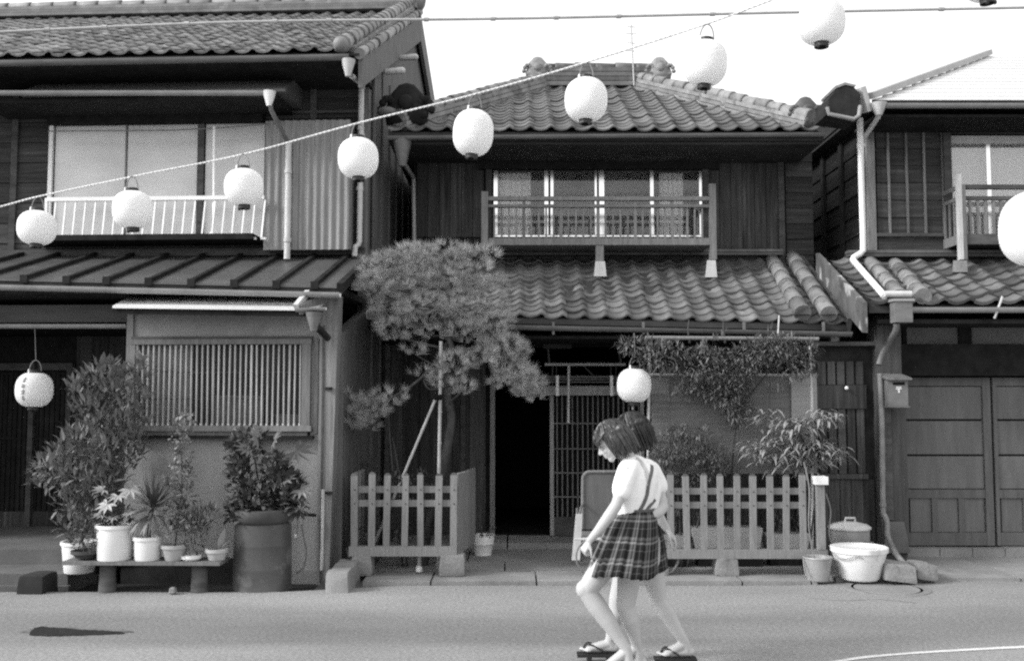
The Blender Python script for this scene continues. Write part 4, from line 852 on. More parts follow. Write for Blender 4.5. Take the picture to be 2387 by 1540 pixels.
k_.box(cx_-.026, cx_+.026, Yl-.155, Yl-.151, cz_+.012, cz_+.022).box(cx_-.028, cx_+.028, Yl-.155, Yl-.151, cz_-.004, cz_+.006).box(cx_-.006, cx_+.006, Yl-.1555, Yl-.1515, cz_-.04, cz_-.004); k_.build("postal_mark", M_white, lb)
# side gate between the houses
Yx = 10.3; G = lambda q, y: T(q, y, Yx)
gt = thing("side_gate", "dark slatted wooden gate with white knob between the middle and right houses", "gate", (G(1975, 1).x, Yx, 0))
MB().box(G(1903, 1).x, G(2046, 1).x, Yx+.05, Yx+.09, .02, G(1, 800).z).build("backing", M_dark, gt)
MB().box(G(1896, 1).x, G(2052, 1).x, Yx-.06, Yx+.049, G(1, 806).z, G(1, 797).z).build("top_beam", M_beam, gt)
for y0, y1 in ((952, 897), (1116, 1104)): MB().box(G(1908, 1).x, G(2024, 1).x, Yx-.0, Yx+.049, G(1, y0).z, G(1, y1).z).build("rail", M_boardV, gt)
for k, q in enumerate((1914, 1936, 1958, 1980, 2002)):
    for y0, y1 in ((896, 842), (1103, 953)): MB().box(G(q, 1).x, G(q+17, 1).x, Yx+.02, Yx+.049, G(1, y0).z, G(1, y1).z).build("slat", M_boardV if k != 2 else M_beam, gt)
v_boards("plank", M_boardV, gt, G(1905, 1).x, G(2040, 1).x, .05, G(1, 1118).z, Yx+.049, .13)
MB().ell(G(1972, 904)+Vector((0, -.02, 0)), (.02, .02, .02), 10, 8).build("knob", M_white, gt, smooth=True)
MB().beam(T(1938, 760, 10.3), T(1945, 796, 10.3), .08, .08).build("beam_end", M_rail, gt)
# plank fence at the back of the alley
af = thing("alley_fence", "dim old picket fence in the alley beside the left house", "fence", (T(820, 1200, 10.4).x, 10.4, 0))
for k, q in enumerate((786, 797, 808, 820, 832, 846, 858)):
    MB().beam(T(q, 1310, 10.4), T(q+5, 1064+6*(k % 3), 10.4), .035, .02, (0, 1, 0)).build("picket", M_beam, af)
for y in (1082, 1110): MB().beam(T(780, y+4, 10.43), T(866, y, 10.43), .02, .04).build("rail", M_beam, af)
for k in range(9): MB().box(-1.62+k*.1, -1.53+k*.1, 13.5, 13.53, 0, 3.4).build("plank", M_boardV, af)
# roof aerial
an = thing("roof_aerial", "thin bare aerial mast above the middle tiled roof", "aerial", T(1482, 190, 13.2))
M_an = mat("faint_aluminium", .5, .5, .1, 5)
MB().tube([T(1478, 200, 13.2), T(1471, 58, 13.2)], .011, 6).build("mast", M_an, an)
for y, w in ((62, 10), (78, 13), (100, 9), (118, 9)): MB().tube([T(1472-w, y, 13.2), T(1472+w, y+2, 13.2)], .006, 5).build("rod", M_an, an)
# ------------------------------------------------------------------ fences, blocks
def picket_fence(name, label, Y, xs, y_top, rails, base, y_b0, foot=None):
    f = thing(name, label, "fence", (T(xs[len(xs)//2], 1300, Y).x, Y, 0), "low picket fences")
    z = lambda y: T(1200, y, Y).z
    MB().box(T(base[0], 1, Y).x, T(base[1], 1, Y).x, Y-.05, Y+.05, z(base[3]), z(base[2])).build("base_rail", M_fence, f)
    for y0, y1 in rails: MB().box(T(xs[0], 1, Y).x-.02, T(xs[-1], 1, Y).x+.02, Y+.012, Y+.035, z(y1), z(y0)).build("rail", M_fence, f)
    for q in xs:
        x = T(q, 1200, Y).x; dx = rnd.uniform(-.005, .005); w = .03+rnd.uniform(-.002, .002); y = y_top+rnd.uniform(-2, 2)
        b = MB().hexa([(x-w-dx, Y-.018, z(base[2])), (x+w-dx, Y-.018, z(base[2])), (x+w-dx, Y+.012, z(base[2])), (x-w-dx, Y+.012, z(base[2]))],
                      [(x-w+dx, Y-.018, z(y)), (x+w+dx, Y-.018, z(y)), (x+w+dx, Y+.012, z(y)), (x-w+dx, Y+.012, z(y))])
        p = b.build("picket", M_fence, f)
        MB().hexa([(x-w+dx, Y-.018, z(y)+.001), (x+w+dx, Y-.018, z(y)+.001), (x+w+dx, Y+.012, z(y)+.001), (x-w+dx, Y+.012, z(y)+.001)],
                  [(x-w*.5+dx, Y-.012, z(y)+.02), (x+w*.5+dx, Y-.012, z(y)+.02), (x+w*.5+dx, Y+.008, z(y)+.02), (x-w*.5+dx, Y+.008, z(y)+.02)]).build("picket_tip", M_beam, p)
        for y0, y1 in rails: MB().lathe((x+.004, Y-.0195, (z(y0)+z(y1))/2), [(.006, -.004), (.006, .004)], 6).build("nail", M_dark, p)
    return f
YF = 9.38
lf = picket_fence("picket_fence", "left silver grey picket fence boxed around the pine foot", YF, [826, 867, 902, 944.6, 980, 1022.5, 1057.4], 1106, [(1132.6, 1148), (1165, 1180.4)], (817, 1066, 1272, 1294), 1340)
x = T(1060, 1200, YF).x; zt1, zb1 = T(1060, 1104, YF).z, T(1060, 1296, YF).z
for k in range(5):
    p = lambda t, z: Vector((x+.13*t, YF+.04+.9*t, z)); t0, t1 = k/5+.004, (k+1)/5-.004; zt_k = zt1-rnd.uniform(0, .01); e = Vector((.03, 0, 0))
    MB().hexa([p(t0, zb1), p(t0, zb1)+e, p(t1, zb1)+e, p(t1, zb1)], [p(t0, zt_k), p(t0, zt_k)+e, p(t1, zt_k)+e, p(t1, zt_k)]).build("side_board", M_fence, lf)
x = T(822, 1200, YF).x
for k in range(4): MB().box(x-.02, x+.01, YF+.04+k*.2, YF+.1+k*.2, zb1, zt1).build("picket", M_rail, lf)
MB().box(x-.02, x+.012, YF+.051, YF+.9, zb1, zb1+.09).build("base_rail", M_fence, lf)
rf = picket_fence("picket_fence", "right longer silver grey picket fence before the reed screen", YF, [1526, 1563, 1599.5, 1640.6, 1679, 1717.7, 1755, 1795, 1832.5, 1871], 1108, [(1137, 1152), (1169.5, 1184.5)], (1512, 1922, 1279, 1299.6), 1342)
x = T(1911, 1200, YF).x; MB().box(x-.034, x+.034, YF-.055, YF+.03, T(1, 1278.5, YF).z, T(1, 1126, YF).z).build("end_post", M_fence, rf)
MB().box(T(1895, 1, YF).x, T(1924, 1, YF).x, YF-.08, YF+.05, T(1, 1127.5, YF).z, T(1, 1109, YF).z).build("post_cap", M_white, rf)
MB().tube(smoothline([T(1925, 1150, YF), T(1936, 1190, YF+.05), T(1932, 1240, YF+.05), T(1940, 1275, YF+.1)], 4), .008, 6).build("wire", M_wire, rf)
def stone(name, label, q0, q1, y0, y1, Y, depth, m=M_stone, group=None, taper=.01, tilt=0, cat="stone block", zb=None):
    a, c = T(q0, y1, Y), T(q1, y1, Y); h = T(q0, y0, Y).z; b = MB(); n = 6; vv = []
    bm = bmesh.new(); bmesh.ops.create_cube(bm, size=1); bmesh.ops.subdivide_edges(bm, edges=bm.edges, cuts=5, use_grid_fill=True)
    zb = min(a.z, .03) if zb is None else zb
    for v in bm.verts:
        t = v.co.z+.5; X = (a.x+c.x)/2+v.co.x*(c.x-a.x-2*taper*t); Yy = Y+depth/2+v.co.y*(depth-taper*t); Zz = zb+(h-zb)*t+v.co.x*tilt
        nn = mnoise.noise_vector(Vector((X*9, Yy*9, Zz*9)))*.009
        r = max(0, sum(abs(k) > .49 for k in v.co)-1)*.007
        ctr = Vector(((a.x+c.x)/2, Y+depth/2, (zb+h)/2)); P = Vector((X, Yy, Zz))+nn; P += (ctr-P).normalized()*r; v.co = P
    b.v = [tuple(v.co) for v in bm.verts]; bm.verts.index_update(); b.f = [tuple(v.index for v in f.verts) for f in bm.faces]; bm.free()
    return b.build(name, m, None, smooth='auto', label=label, cat=cat, group=group, loc=((a.x+c.x)/2, Y, zb))
stone("stone_block", "mottled stone block under the left end of the left picket fence", 816, 868, 1294.5, 1342, YF-.06, .22, group="stone blocks carrying the fences")
stone("stone_block", "pale squared stone block under the right end of the left picket fence", 1022, 1084, 1292.5, 1339, YF-.08, .24, group="stone blocks carrying the fences")
stone("stone_block", "stone block under the middle of the right picket fence", 1668, 1725, 1300.5, 1342, YF-.06, .2, group="stone blocks carrying the fences")
stone("stone_block", "stone block under the hidden left end of the right picket fence", 1520, 1560, 1300.5, 1342, YF-.04, .2, group="stone blocks carrying the fences")
stone("kerb_stone", "pale slanting kerb block at the left house's corner", 755, 812, 1334, 1374, 8.68, .75, m=M_concrete, group="loose kerb stones", zb=-.11, cat="kerb stone")
stone("kerb_stone", "dark kerb block beside the left doorway steps", 36, 100, 1342, 1378, 8.62, .3, m=mat("damp_stone", .025, .9, .3, 5), group="loose kerb stones", zb=-.11, cat="kerb stone")
stone("drain_stone", "low concrete block left of the bent drainpipe end", 2066, 2140, 1316, 1357, 9.0, .35, group="blocks at the drainpipe", tilt=-.03, cat="stone block")
stone("drain_stone", "rounded concrete block right of the bent drainpipe end", 2140, 2190, 1316, 1352, 9.1, .3, group="blocks at the drainpipe", tilt=-.02, cat="stone block")
for i, (q, y) in enumerate(((400, 1377), (95+0, 1366))):
    if i == 0: stone("pebble", "small pale pebble lying at the road edge under the bench", q-9, q+9, y-9, y+6, 8.6, .06, cat="pebble")
# manhole
mc = gnd(2067, 1371); mh = thing("manhole_cover", "round worn manhole cover in the road before the white tub", "manhole cover", (mc.x, mc.y, 0))
MB().lathe((mc.x, mc.y, 0), [(.0001, .006), (.275, .006), (.28, .0)], 40).build("cover", M_concrete, mh)
MB().lathe((mc.x, mc.y, 0), [(.3, .0005), (.3, .007), (.365, .007), (.37, .0005)], 40).build("rim", mat("rim_concrete", .2, .9, .2, 6), mh)
MB().lathe((mc.x, mc.y, 0), [(.281, .0025), (.299, .0025)], 40).build("seam", mat("seam_grit", .19, .95, .2, 9), mh)

# ------------------------------------------------------------------ lanterns
def lantern_shape(c, rx, ry, n=36, m=40, tilt=0):
    prof = []
    for i in range(m+1):
        t = -1+2*i/m; tt = t*.93
        r = (1-abs(tt)**2.5)**(1/2.3)*rx; r = r*(1+.004*cos(i*pi)) ; prof.append((max(r, .02), tt*ry/.93))
    return MB().lathe(c, prof, n)
LG = "round white paper lanterns strung across the street"
def lantern(q, y, rx, ry, Y, label, group=LG, handle=True, ring=True, name="paper_lantern", bottom=True):
    c = T(q, y, Y); s = Y/F; RX, RY = rx*s*rnd.uniform(.985, 1.02), ry*s*rnd.uniform(.98, 1.02)
    t = thing(name, label, "lantern", c, group)
    lantern_shape(c, RX, RY).build("paper_shade", M_paper, t, smooth=True)
    t.rotation_euler = (rnd.uniform(-.06, .06), rnd.uniform(-.07, .07), rnd.uniform(-.3, .3))
    k = RX*.31
    MB().lathe(c+Vector((0, 0, RY)), [(k*.8, -.02), (k, -.012), (k, .028), (k*.9, .03), (k*.9, 0)], 20).build("top_ring", M_ring, t, smooth='auto')
    if bottom:
        MB().lathe(c-Vector((0, 0, RY)), [(k*.8, .02), (k, .012), (k, -.03), (k*.9, -.032), (k*.9, 0)], 20).build("bottom_ring", M_ring, t, smooth='auto')
        for sx in (-1, 1): MB().ell(c+Vector((sx*k*.6, -k*.6, -RY-.03)), (.012, .012, .016), 8, 6).build("ring_tab", M_ring, t)
    if handle:
        pts = [c+Vector((cos(a)*k*1.05, .0, RY+.015+sin(a)*.11)) for a in [pi*i/12 for i in range(13)]]
        MB().tube(pts, .0045, 6).build("handle", M_wire, t)
        MB().caps(c+Vector((-k*1.0, -.02, RY-.015)), c+Vector((-k*1.0, -.02, RY+.03)), .012, .008, 8).build("clip", M_white, t)
    return t, c, RX, RY
LS = [(86, 531, 43, 38, 8.1, "leftmost strung white lantern in front of the dark left wall"),
      (309.5, 489, 45, 42.5, 7.76, "white lantern overlapping the left house's white balcony railing"),
      (568.5, 437, 46, 42, 7.56, "white lantern by the right end of the left balcony window"),
      (835, 369, 48, 46, 7.34, "white lantern hanging before the left house's corner downpipe"),
      (1103, 310, 48.5, 52, 7.14, "white lantern hanging before the left half of the middle tiled roof"),
      (1366, 233, 50, 49, 6.94, "white lantern hanging just below the middle roof ridge"),
      (1644, 148, 52, 52, 6.7, "white lantern lost against the white sky right of the ridge"),
      (1915, 52, 55, 51, 6.35, "white lantern high against the sky above the right gap"),
      (2297, -56, 59, 56, 5.95, "white lantern cut by the top edge with only its base showing")]
tops = []
for q, y, rx, ry, Y, lab in LS:
    t, c, RX, RY = lantern(q, y, rx, ry, Y, lab); tops.append(c+Vector((0, 0.0, RY+.125)))
rope_pts = [T(-240, 530, 8.5), T(-30, 489, 8.24)]+tops+[T(2800, -330, 5.3)]
rope_pts[3] = rope_pts[3]; b = MB(); rp = smoothline(rope_pts, 14)
b.tube(rp, .006, 6)
ph = 0; tw = []
for k, p in enumerate(rp):
    pass
rope = b.build("lantern_rope", M_rope, None, smooth=True, label="pale twisted rope carrying the white lanterns up across the street", cat="rope", loc=tops[2])
# raised strands of the rope
sb = MB(); acc = 0.0
dense = smoothline(rope_pts, 60)
for st in range(2):
    pts = []; L = 0
    for k, p in enumerate(dense):
        if k: L += (p-dense[k-1]).length
        d = (dense[min(k+1, len(dense)-1)]-dense[max(k-1, 0)]).normalized(); x = d.cross(Vector((0, 0, 1))).normalized(); z = x.cross(d); a = L*2*pi/.07+st*pi
        pts.append(p+x*cos(a)*.0042+z*sin(a)*.0042)
    sb.tube(pts, .0042, 5)
sb.build("strand", M_rope, rope, smooth=True)
t, c, RX, RY = lantern(2420, 533, 84, 84, 4.2, "largest nearest white lantern cut off by the right picture edge")
ib = MB()
for (dx, z, w, h) in ((-.0, -.45, .012, .05), (.01, -.56, .02, .02), (.0, -.62, .016, .03)):
    a = -2.05+dx; r = RX*(1-abs(z)**2.5)**(1/2.3)+.004; p = c+Vector((cos(a)*r, sin(a)*r, z*RY)); ib.ell(p, (w, .004, h*.5), 8, 5)
ib.build("brush_mark", M_ink, t)
MB().tube(smoothline([c+Vector((0, 0, RY+.125)), c+Vector((.6, -.2, RY+.3)), c+Vector((1.6, -.6, RY+.9))], 6), .006, 6).build("cord", M_rope, None, label="short cord leading out of frame above the nearest lantern", cat="cord")
# door lanterns
t, c, RX, RY = lantern(80, 908, 41, 39, 9.7, "white lantern with a column of brushed characters by the left dark doorway", "white lanterns beside the doorways")
MB().tube([c+Vector((0, 0, RY+.12)), T(82, 762, 9.8)], .004, 5).build("hanging_cord", M_wire, t)
MB().tube([c-Vector((0, 0, RY)), T(75, 960, 9.72)], .02, 6).build("tassel", M_dark, t)
ib = MB()   # four brushed characters, each a knot of strokes on the paper
strokes = [(-.6, -.8, .6, .8), (-.7, .4, .7, .45), (-.5, -.2, .5, -.25), (.1, .9, .0, -.9), (.5, .6, .55, -.7)]
def on_shade(az, z):
    r = RX*(1-abs(z*.93)**2.5)**(1/2.3)+.003; return c+Vector((sin(az)*r, -cos(az)*r, z*RY))
for k in range(4):
    zc = .58-k*.36; azc = -.30
    for j, (xa, ya, xb, yb) in enumerate(strokes):
        if (j+k) % 5 == 4: continue
        s_ = 1 if k % 2 == 0 else -1
        ib.caps(on_shade(azc+.10*xa*s_, zc+.13*ya), on_shade(azc+.10*xb*s_, zc+.13*yb), .0055, .005, 6)
ib.build("brushed_characters", M_ink, t)
t, c, RX, RY = lantern(1478, 898, 39, 38.5, 9.75, "white lantern hanging beside the lattice door of the middle house", "white lanterns beside the doorways", ring=True)
MB().tube([c+Vector((0, 0, RY+.12)), T(1479, 775, 9.9)], .004, 5).build("hanging_cord", M_wire, t)
MB().tube([c-Vector((0, 0, RY)), T(1477, 955, 9.75)], .011, 6).build("tassel", M_rail, t)
# overhead cable
cp = smoothline([T(-140, 84, 8.2), T(0, 75, 8.2), T(330, 60, 8.2), T(641, 50, 8.2), T(1224, 43, 8.2), T(1806, 30, 8.2), T(2387, 18, 8.2), T(2620, 13, 8.2)], 8)
cb = MB().tube(cp, .0125, 8).build("overhead_cable", M_cable, None, smooth=True, label="thick grey cable spanning the whole street under the sky", cat="cable")
OFF[cb.name] = Vector((0, 0, 0))
for q in (130, 225, 440, 660, 760, 1024, 1175, 1300, 1452, 1690, 2160): 
    i = min(range(len(cp)), key=lambda i: abs(cp[i].x-T(q, 40, 8.2).x)); MB().tube([cp[i]-Vector((.02, 0, 0)), cp[i]+Vector((.02, 0, 0))], .019, 8).build("cable_clip", M_cable, cb)

# ------------------------------------------------------------------ foliage helpers
def rvec():
    while True:
        v = Vector((rnd.uniform(-1, 1), rnd.uniform(-1, 1), rnd.uniform(-1, 1)))
        if .02 < v.length < 1: return v
def blade(b, p, d, L, W, droop=.3, segs=2, up=Vector((0, 0, 1))):
    """one pointed leaf, folded along its middle"""
    d = d.normalized(); s_ = d.cross(up); s_ = s_.normalized() if s_.length > 1e-3 else Vector((1, 0, 0)); nrm = s_.cross(d)
    pts = [p]; q = p.copy(); dd = d.copy()
    for k in range(segs):
        q = q+dd*(L/segs); dd = (dd-Vector((0, 0, droop/segs))).normalized(); pts.append(q.copy())
    vv = [tuple(p)]; ff = []
    for k in range(1, segs):
        w = W*(1 if segs < 3 else sin(pi*(k+.3)/(segs+.3))); c = pts[k]; vv += [tuple(c-s_*w/2+nrm*w*.12), tuple(c+s_*w/2+nrm*w*.12)]
    vv.append(tuple(pts[-1])); n = len(vv)-1
    ff.append((0, 2, 1))
    for k in range(1, segs-1): a = 1+2*(k-1); ff.append((a, a+1, a+3, a+2))
    ff.append((n-2, n-1, n)); b.add(vv, ff)
def leaf_cloud(b, blobs, n, L, W, droop=.5, outward=.6, upb=.2, segs=2, shell=.55, flat=1.0):
    tot = sum(r[0]*r[2] for c, r in blobs)
    for c, r in blobs:
        for _ in range(int(n*r[0]*r[2]/tot)):
            v = rvec(); v = v.normalized()*(v.length**shell if shell else v.length); p = Vector(c)+Vector((v.x*r[0], v.y*r[1], v.z*r[2]))
            d = v*outward+rvec()*.8+Vector((0, 0, upb)); d.z *= flat; s_ = rnd.uniform(.6, 1.2); blade(b, p, d, L*s_, W*s_, droop*rnd.uniform(.4, 1.4), segs)
def qb(q, y, Y, rq, ry, rd):   # blob from picture size
    return (T(q, y, Y), (wid(rq, Y), rd, wid(ry, Y)))
def pot(part, c, r0, r1, h, m, rim=.012, soil=True):
    c = Vector(c); o = MB().lathe(c, [(r0*.96, 0), (r0, .01), (r1, h-.03), (r1+rim, h-.028), (r1+rim, h), (r1-.012, h), (r1-.015, h-.04)], 28).build("pot", m, part, smooth='auto')
    if soil: MB().lathe(c, [(.0005, h-.04), (r1-.016, h-.04)], 20).build("soil", M_soil, part)
    return o
def stems(part, pts_list, r, m=M_bark):
    b = MB()
    for pts in pts_list: b.tube(smoothline(pts, 4), [r*(1-.6*i/(4*(len(pts)-1))) for i in range(4*(len(pts)-1)+1)], 6)
    return b.build("stem", m, part, smooth=True)

# ------------------------------------------------------------------ pine tree
pn = thing("pine_tree", "clipped garden pine with fluffy needle pads behind the left picket fence", "tree", T(985, 1335, 9.85))
Yp = 9.75
tr = MB(); tpts = smoothline([T(985, 1338, 9.9), T(995, 1240, 9.9), T(1030, 1100, 9.9), T(1052, 980, 9.85), T(1040, 900, 9.8), T(1056, 830, 9.75), T(1040, 760, 9.75), T(1046, 690, 9.72), T(1060, 620, 9.72)], 5)
tr.tube(tpts, [.055-.04*i/len(tpts) for i in range(len(tpts))], 9); tr = tr.build("trunk", M_bark, pn, smooth=True)
pads = [(900, 622, 66, 34), (965, 600, 60, 30), (1035, 592, 70, 26), (1115, 592, 48, 22), (880, 668, 52, 34), (950, 660, 66, 40), (1030, 650, 74, 44), (1110, 645, 58, 44), (1150, 690, 42, 52),
        (860, 660, 36, 20), (915, 718, 52, 34), (985, 720, 60, 40), (1080, 716, 66, 46), (1150, 760, 50, 44), (925, 770, 42, 36), (1010, 775, 30, 20), (1090, 775, 46, 34), (1180, 815, 48, 42), (965, 818, 30, 14),
        (1120, 840, 42, 24), (1065, 850, 42, 34), (1190, 860, 44, 34), (1238, 895, 28, 40), (1040, 885, 40, 30), (985, 872, 26, 12), (1175, 892, 34, 20), (1215, 870, 34, 34), (1150, 815, 36, 30), (1215, 905, 26, 26), (915, 925, 46, 26), (865, 955, 42, 28), (830, 975, 30, 34), (822, 925, 16, 16), (850, 990, 30, 20), (1075, 905, 30, 24), (1245, 925, 18, 24)]
br = MB()
for (q, y, rq, ry) in pads:
    p = T(q, y+ry*.4, Yp)
    if (y > 890 and q < 960) or (q > 1150 and y > 800): continue
    k = min(range(len(tpts)), key=lambda i: (tpts[i]-p).length+abs(tpts[i].z-(p.z-.15))*.6); a = tpts[k]
    mid = (a+p)/2+Vector((rnd.uniform(-.05, .05), rnd.uniform(-.08, .08), rnd.uniform(-.08, .03))); pts = smoothline([a, mid, p], 4); br.tube(pts, [.017-.012*i/len(pts) for i in range(len(pts))], 5)
br.tube(smoothline([T(1042, 800, 9.76), T(1000, 862, 9.72), T(950, 905, 9.7), T(890, 940, 9.68), T(845, 985, 9.68)], 5), [.02-.0008*i for i in range(21)], 6)
br.tube(smoothline([T(1056, 790, 9.74), T(1120, 765, 9.7), T(1165, 800, 9.68), T(1200, 855, 9.68), T(1243, 915, 9.68)], 5), [.02-.0008*i for i in range(21)], 6)
br.build("branches", M_bark, pn, smooth=True)
nb = MB()
def tuft(b, p, ax, L, k=38, spread=.85):
    ax = ax.normalized()
    for _ in range(k):
        d = (ax+rvec()*spread).normalized(); l = L*rnd.uniform(.6, 1.15); s_ = d.cross(rvec()).normalized()*.0017
        b.add([tuple(p-s_), tuple(p+s_), tuple(p+d*l)], [(0, 1, 2)])
for (q, y, rq, ry) in pads:
    c = T(q, y, Yp); R = Vector((wid(rq, Yp), .16+wid(min(rq, ry), Yp)*.5, wid(ry, Yp)*.8))
    for _ in range(max(7, int(rq*ry/25*rnd.uniform(.5, 1.3)))):
        v = rvec(); v = v.normalized()*v.length**.5; p = c+Vector((v.x*R.x, v.y*R.y, v.z*R.z)); tuft(nb, p, Vector((v.x*.6, v.y*.5, .5+v.z*.4)), .1)
nb.build("crown", M_needle, pn, kind="stuff")
for nm, lab, pts, r in (("bamboo_pole", "upright bamboo pole propping the pine", [T(1021, 1325, 9.7), T(1023, 1110, 9.7), T(1028, 795, 9.7)], .017),
                        ("bamboo_pole", "slanting bamboo pole leaning against the pine's upright prop", [T(872, 1268, 9.75), T(940, 1108, 9.7), T(1017, 925, 9.68)], .014),
                        ("bamboo_pole", "short bamboo stump with a white foot under the left fence rail", [T(977, 1333, 9.5), T(978, 1296, 9.5)], .02)):
    bp = thing(nm, lab, "pole", pts[0], "bamboo props of the pine")
    MB().tube(pts, r, 10).build("cane", M_bamboo, bp, smooth='auto')
    L = (pts[-1]-pts[0]).length
    for k in range(1, int(L/.3)+1): p = pts[0].lerp(pts[-1], k*.3/L) if L > .4 else pts[0]; d = (pts[-1]-pts[0]).normalized(); MB().tube([p-d*.008, p+d*.008], r*1.14, 10).build("node", M_bamboo, bp)
    if L < .3: MB().lathe(pts[0], [(.02, 0), (.034, .01), (.03, .05), (.02, .06)], 10).build("foot", M_white, bp)
    if 'upright' in lab: MB().tube([T(1012, 926, 9.66), T(1030, 925, 9.66)], .026, 8).build("lashing", M_dark, bp)
# shrub growing low inside the left fence
sh = thing("garden_shrub", "low dark shrub tangle behind the left picket fence", "shrub", T(940, 1320, 9.8)); b = MB()
leaf_cloud(b, [qb(920, 1135, 9.75, 70, 30, .2), qb(980, 1120, 9.75, 50, 20, .15), qb(900, 1240, 9.75, 60, 40, .2)], 500, .07, .025); b.build("foliage", M_leafd, sh, kind="stuff")
stems(sh, [[T(940, 1330, 9.8), T(918, 1130, 9.8), T(905, 960, 9.85)], [T(950, 1330, 9.8), T(930, 1110, 9.8), T(915, 1020, 9.85)]], .012)

# ------------------------------------------------------------------ right garden: screen, frame, plants
sc = thing("reed_screen", "grey reed blind standing behind the plants of the right fence", "screen", T(1710, 1100, 10.0)); Ys = 10.0
b = MB(); xa, xb_ = T(1520, 1, Ys).x, T(1906, 1, Ys).x
for k in range(92):
    y = 1102-k*2.5; z = T(1, y, Ys).z; d = .004*mnoise.noise(Vector((k*.3, 0, 0))); b.beam((xa+rnd.uniform(-.01, .01), Ys+d, z), (xb_+rnd.uniform(-.01, .01), Ys-d, z), .008, .0085)
b.build("reeds", M_reed, sc, kind="stuff"); MB().box(xa, xb_, Ys+.012, Ys+.02, T(1, 1100, Ys).z, T(1, 874, Ys).z).build("backing", mat("reed_backing", .1, .9, .2, 3), sc)
for q in (1560, 1640, 1720, 1800, 1862): x = T(q, 1, Ys).x; MB().box(x-.004, x+.004, Ys-.012, Ys-.006, T(1, 1100, Ys).z, T(1, 874, Ys).z).build("binding_cord", M_reed, sc)
MB().tube([(xa-.02, Ys-.01, T(1, 873, Ys).z), (xb_+.01, Ys-.01, T(1, 874, Ys).z)], .013, 8).build("top_bar", M_bamboo, sc)
MB().box(T(1846, 1, Ys).x, xb_, Ys-.03, Ys-.022, T(1, 1010, Ys).z, T(1, 872, Ys).z).build("pale_slat_panel", mat("pale_reed", .3, .85, .15, 2, (1, 1, 14), .2, 40), sc)
fm = thing("plant_frame", "pole frame with pale uprights holding the climbing plant", "frame", T(1710, 1330, 9.85)); Yf = 9.85
MB().tube([T(1504, 787, Yf), T(1908, 790, Yf)], .021, 10).build("crossbar", M_rail, fm, smooth='auto')
MB().tube([T(1512, 1340, Yf), T(1511, 1030, Yf), T(1514, 800, Yf)], .015, 8).build("upright", M_pipe, fm, smooth='auto')
MB().tube([T(1893, 1330, Yf), T(1893, 960, Yf), T(1888, 806, Yf)], .015, 8).build("upright", M_pipe, fm, smooth='auto')
MB().tube([T(1816, 735, 9.9), T(1813, 788, 9.85)], .008, 6).build("hook", M_pipe, fm)
cl = thing("climbing_plant", "feathery climbing plant spread along the pole frame", "plant", T(1700, 1330, 9.9)); b = MB()
leaf_cloud(b, [qb(1480, 805, 9.75, 40, 18, .12), qb(1545, 830, 9.75, 66, 34, .2), qb(1640, 850, 9.75, 70, 42, .22), qb(1700, 880, 9.8, 60, 46, .2), qb(1745, 835, 9.75, 60, 36, .2), qb(1800, 815, 9.7, 68, 34, .22), qb(1850, 845, 9.7, 46, 38, .2),
               qb(1720, 950, 9.85, 34, 44, .12), qb(1690, 915, 9.8, 60, 30, .12), qb(1610, 900, 9.8, 50, 24, .14), qb(1885, 820, 9.7, 22, 24, .12), qb(1820, 800, 9.65, 50, 20, .14)], 6500, .075, .016, .45, .7, .0, 3, .6, .6)
for (q0, y0, q1, y1) in ((1520, 830, 1440, 795), (1530, 850, 1455, 815), (1540, 815, 1500, 775), (1560, 860, 1500, 865), (1860, 830, 1915, 812), (1850, 800, 1900, 790), (1870, 850, 1908, 872), (1660, 800, 1700, 770), (1760, 790, 1800, 765), (1600, 870, 1560, 915), (1730, 900, 1690, 960), (1700, 830, 1640, 800), (1780, 880, 1830, 900)):
    pa_, pb_ = T(q0, y0, 9.72), T(q1, y1, 9.66)
    for k in range(26):
        p = pa_.lerp(pb_, rnd.random())+rvec()*.02; s2 = rnd.choice((-1, 1)); dd = (pb_-pa_).normalized(); blade(b, p, dd*.6+Vector((dd.z, 0, -dd.x))*s2*.8+rvec()*.3, rnd.uniform(.05, .09), .015, .5, 3)
b.build("foliage", M_leaf, cl, kind="stuff")
stems(cl, [[T(1700, 1330, 9.9), T(1706, 1100, 9.9), T(1716, 950, 9.85), T(1690, 860, 9.8)], [T(1716, 960, 9.85), T(1780, 880, 9.8), T(1830, 820, 9.75)], [T(1690, 880, 9.8), T(1580, 840, 9.75), T(1450, 800, 9.7)], [T(1608, 800, 9.85), T(1604, 770, 9.85), T(1606, 745, 9.9)], [T(1690, 800, 9.85), T(1686, 760, 9.85), T(1688, 742, 9.9)]], .012)
nd = thing("bamboo_plant", "arching narrow-leaved plant drooping over the right end of the right fence", "plant", T(1860, 1330, 9.7)); b = MB()
for (q, y, n, spread) in ((1780, 1050, 30, 46), (1845, 1045, 34, 44), (1905, 1045, 32, 44), (1870, 992, 26, 34), (1920, 978, 26, 30), (1790, 975, 12, 30), (1940, 1055, 20, 24), (1835, 1012, 14, 40), (1880, 1080, 24, 46), (1810, 1078, 16, 40)):
    for _ in range(int(n*4)):
        p = T(q+rnd.gauss(0, spread*.62), y+rnd.gauss(0, 9), 9.62+rnd.gauss(0, .1)); a = rnd.uniform(0, 2*pi)
        blade(b, p, Vector((cos(a), sin(a)*.6, rnd.uniform(-.1, .55))), rnd.uniform(.13, .23), .026, rnd.uniform(1.0, 2.2), 4)
b.build("foliage", M_leafp, nd, kind="stuff")
stems(nd, [[T(1872, 1330, 9.7), T(1880, 1150, 9.68), T(1865, 1000, 9.64)], [T(1876, 1330, 9.7), T(1862, 1130, 9.68), T(1800, 1020, 9.62)], [T(1880, 1330, 9.7), T(1905, 1120, 9.68), T(1915, 970, 9.64)]], .011)
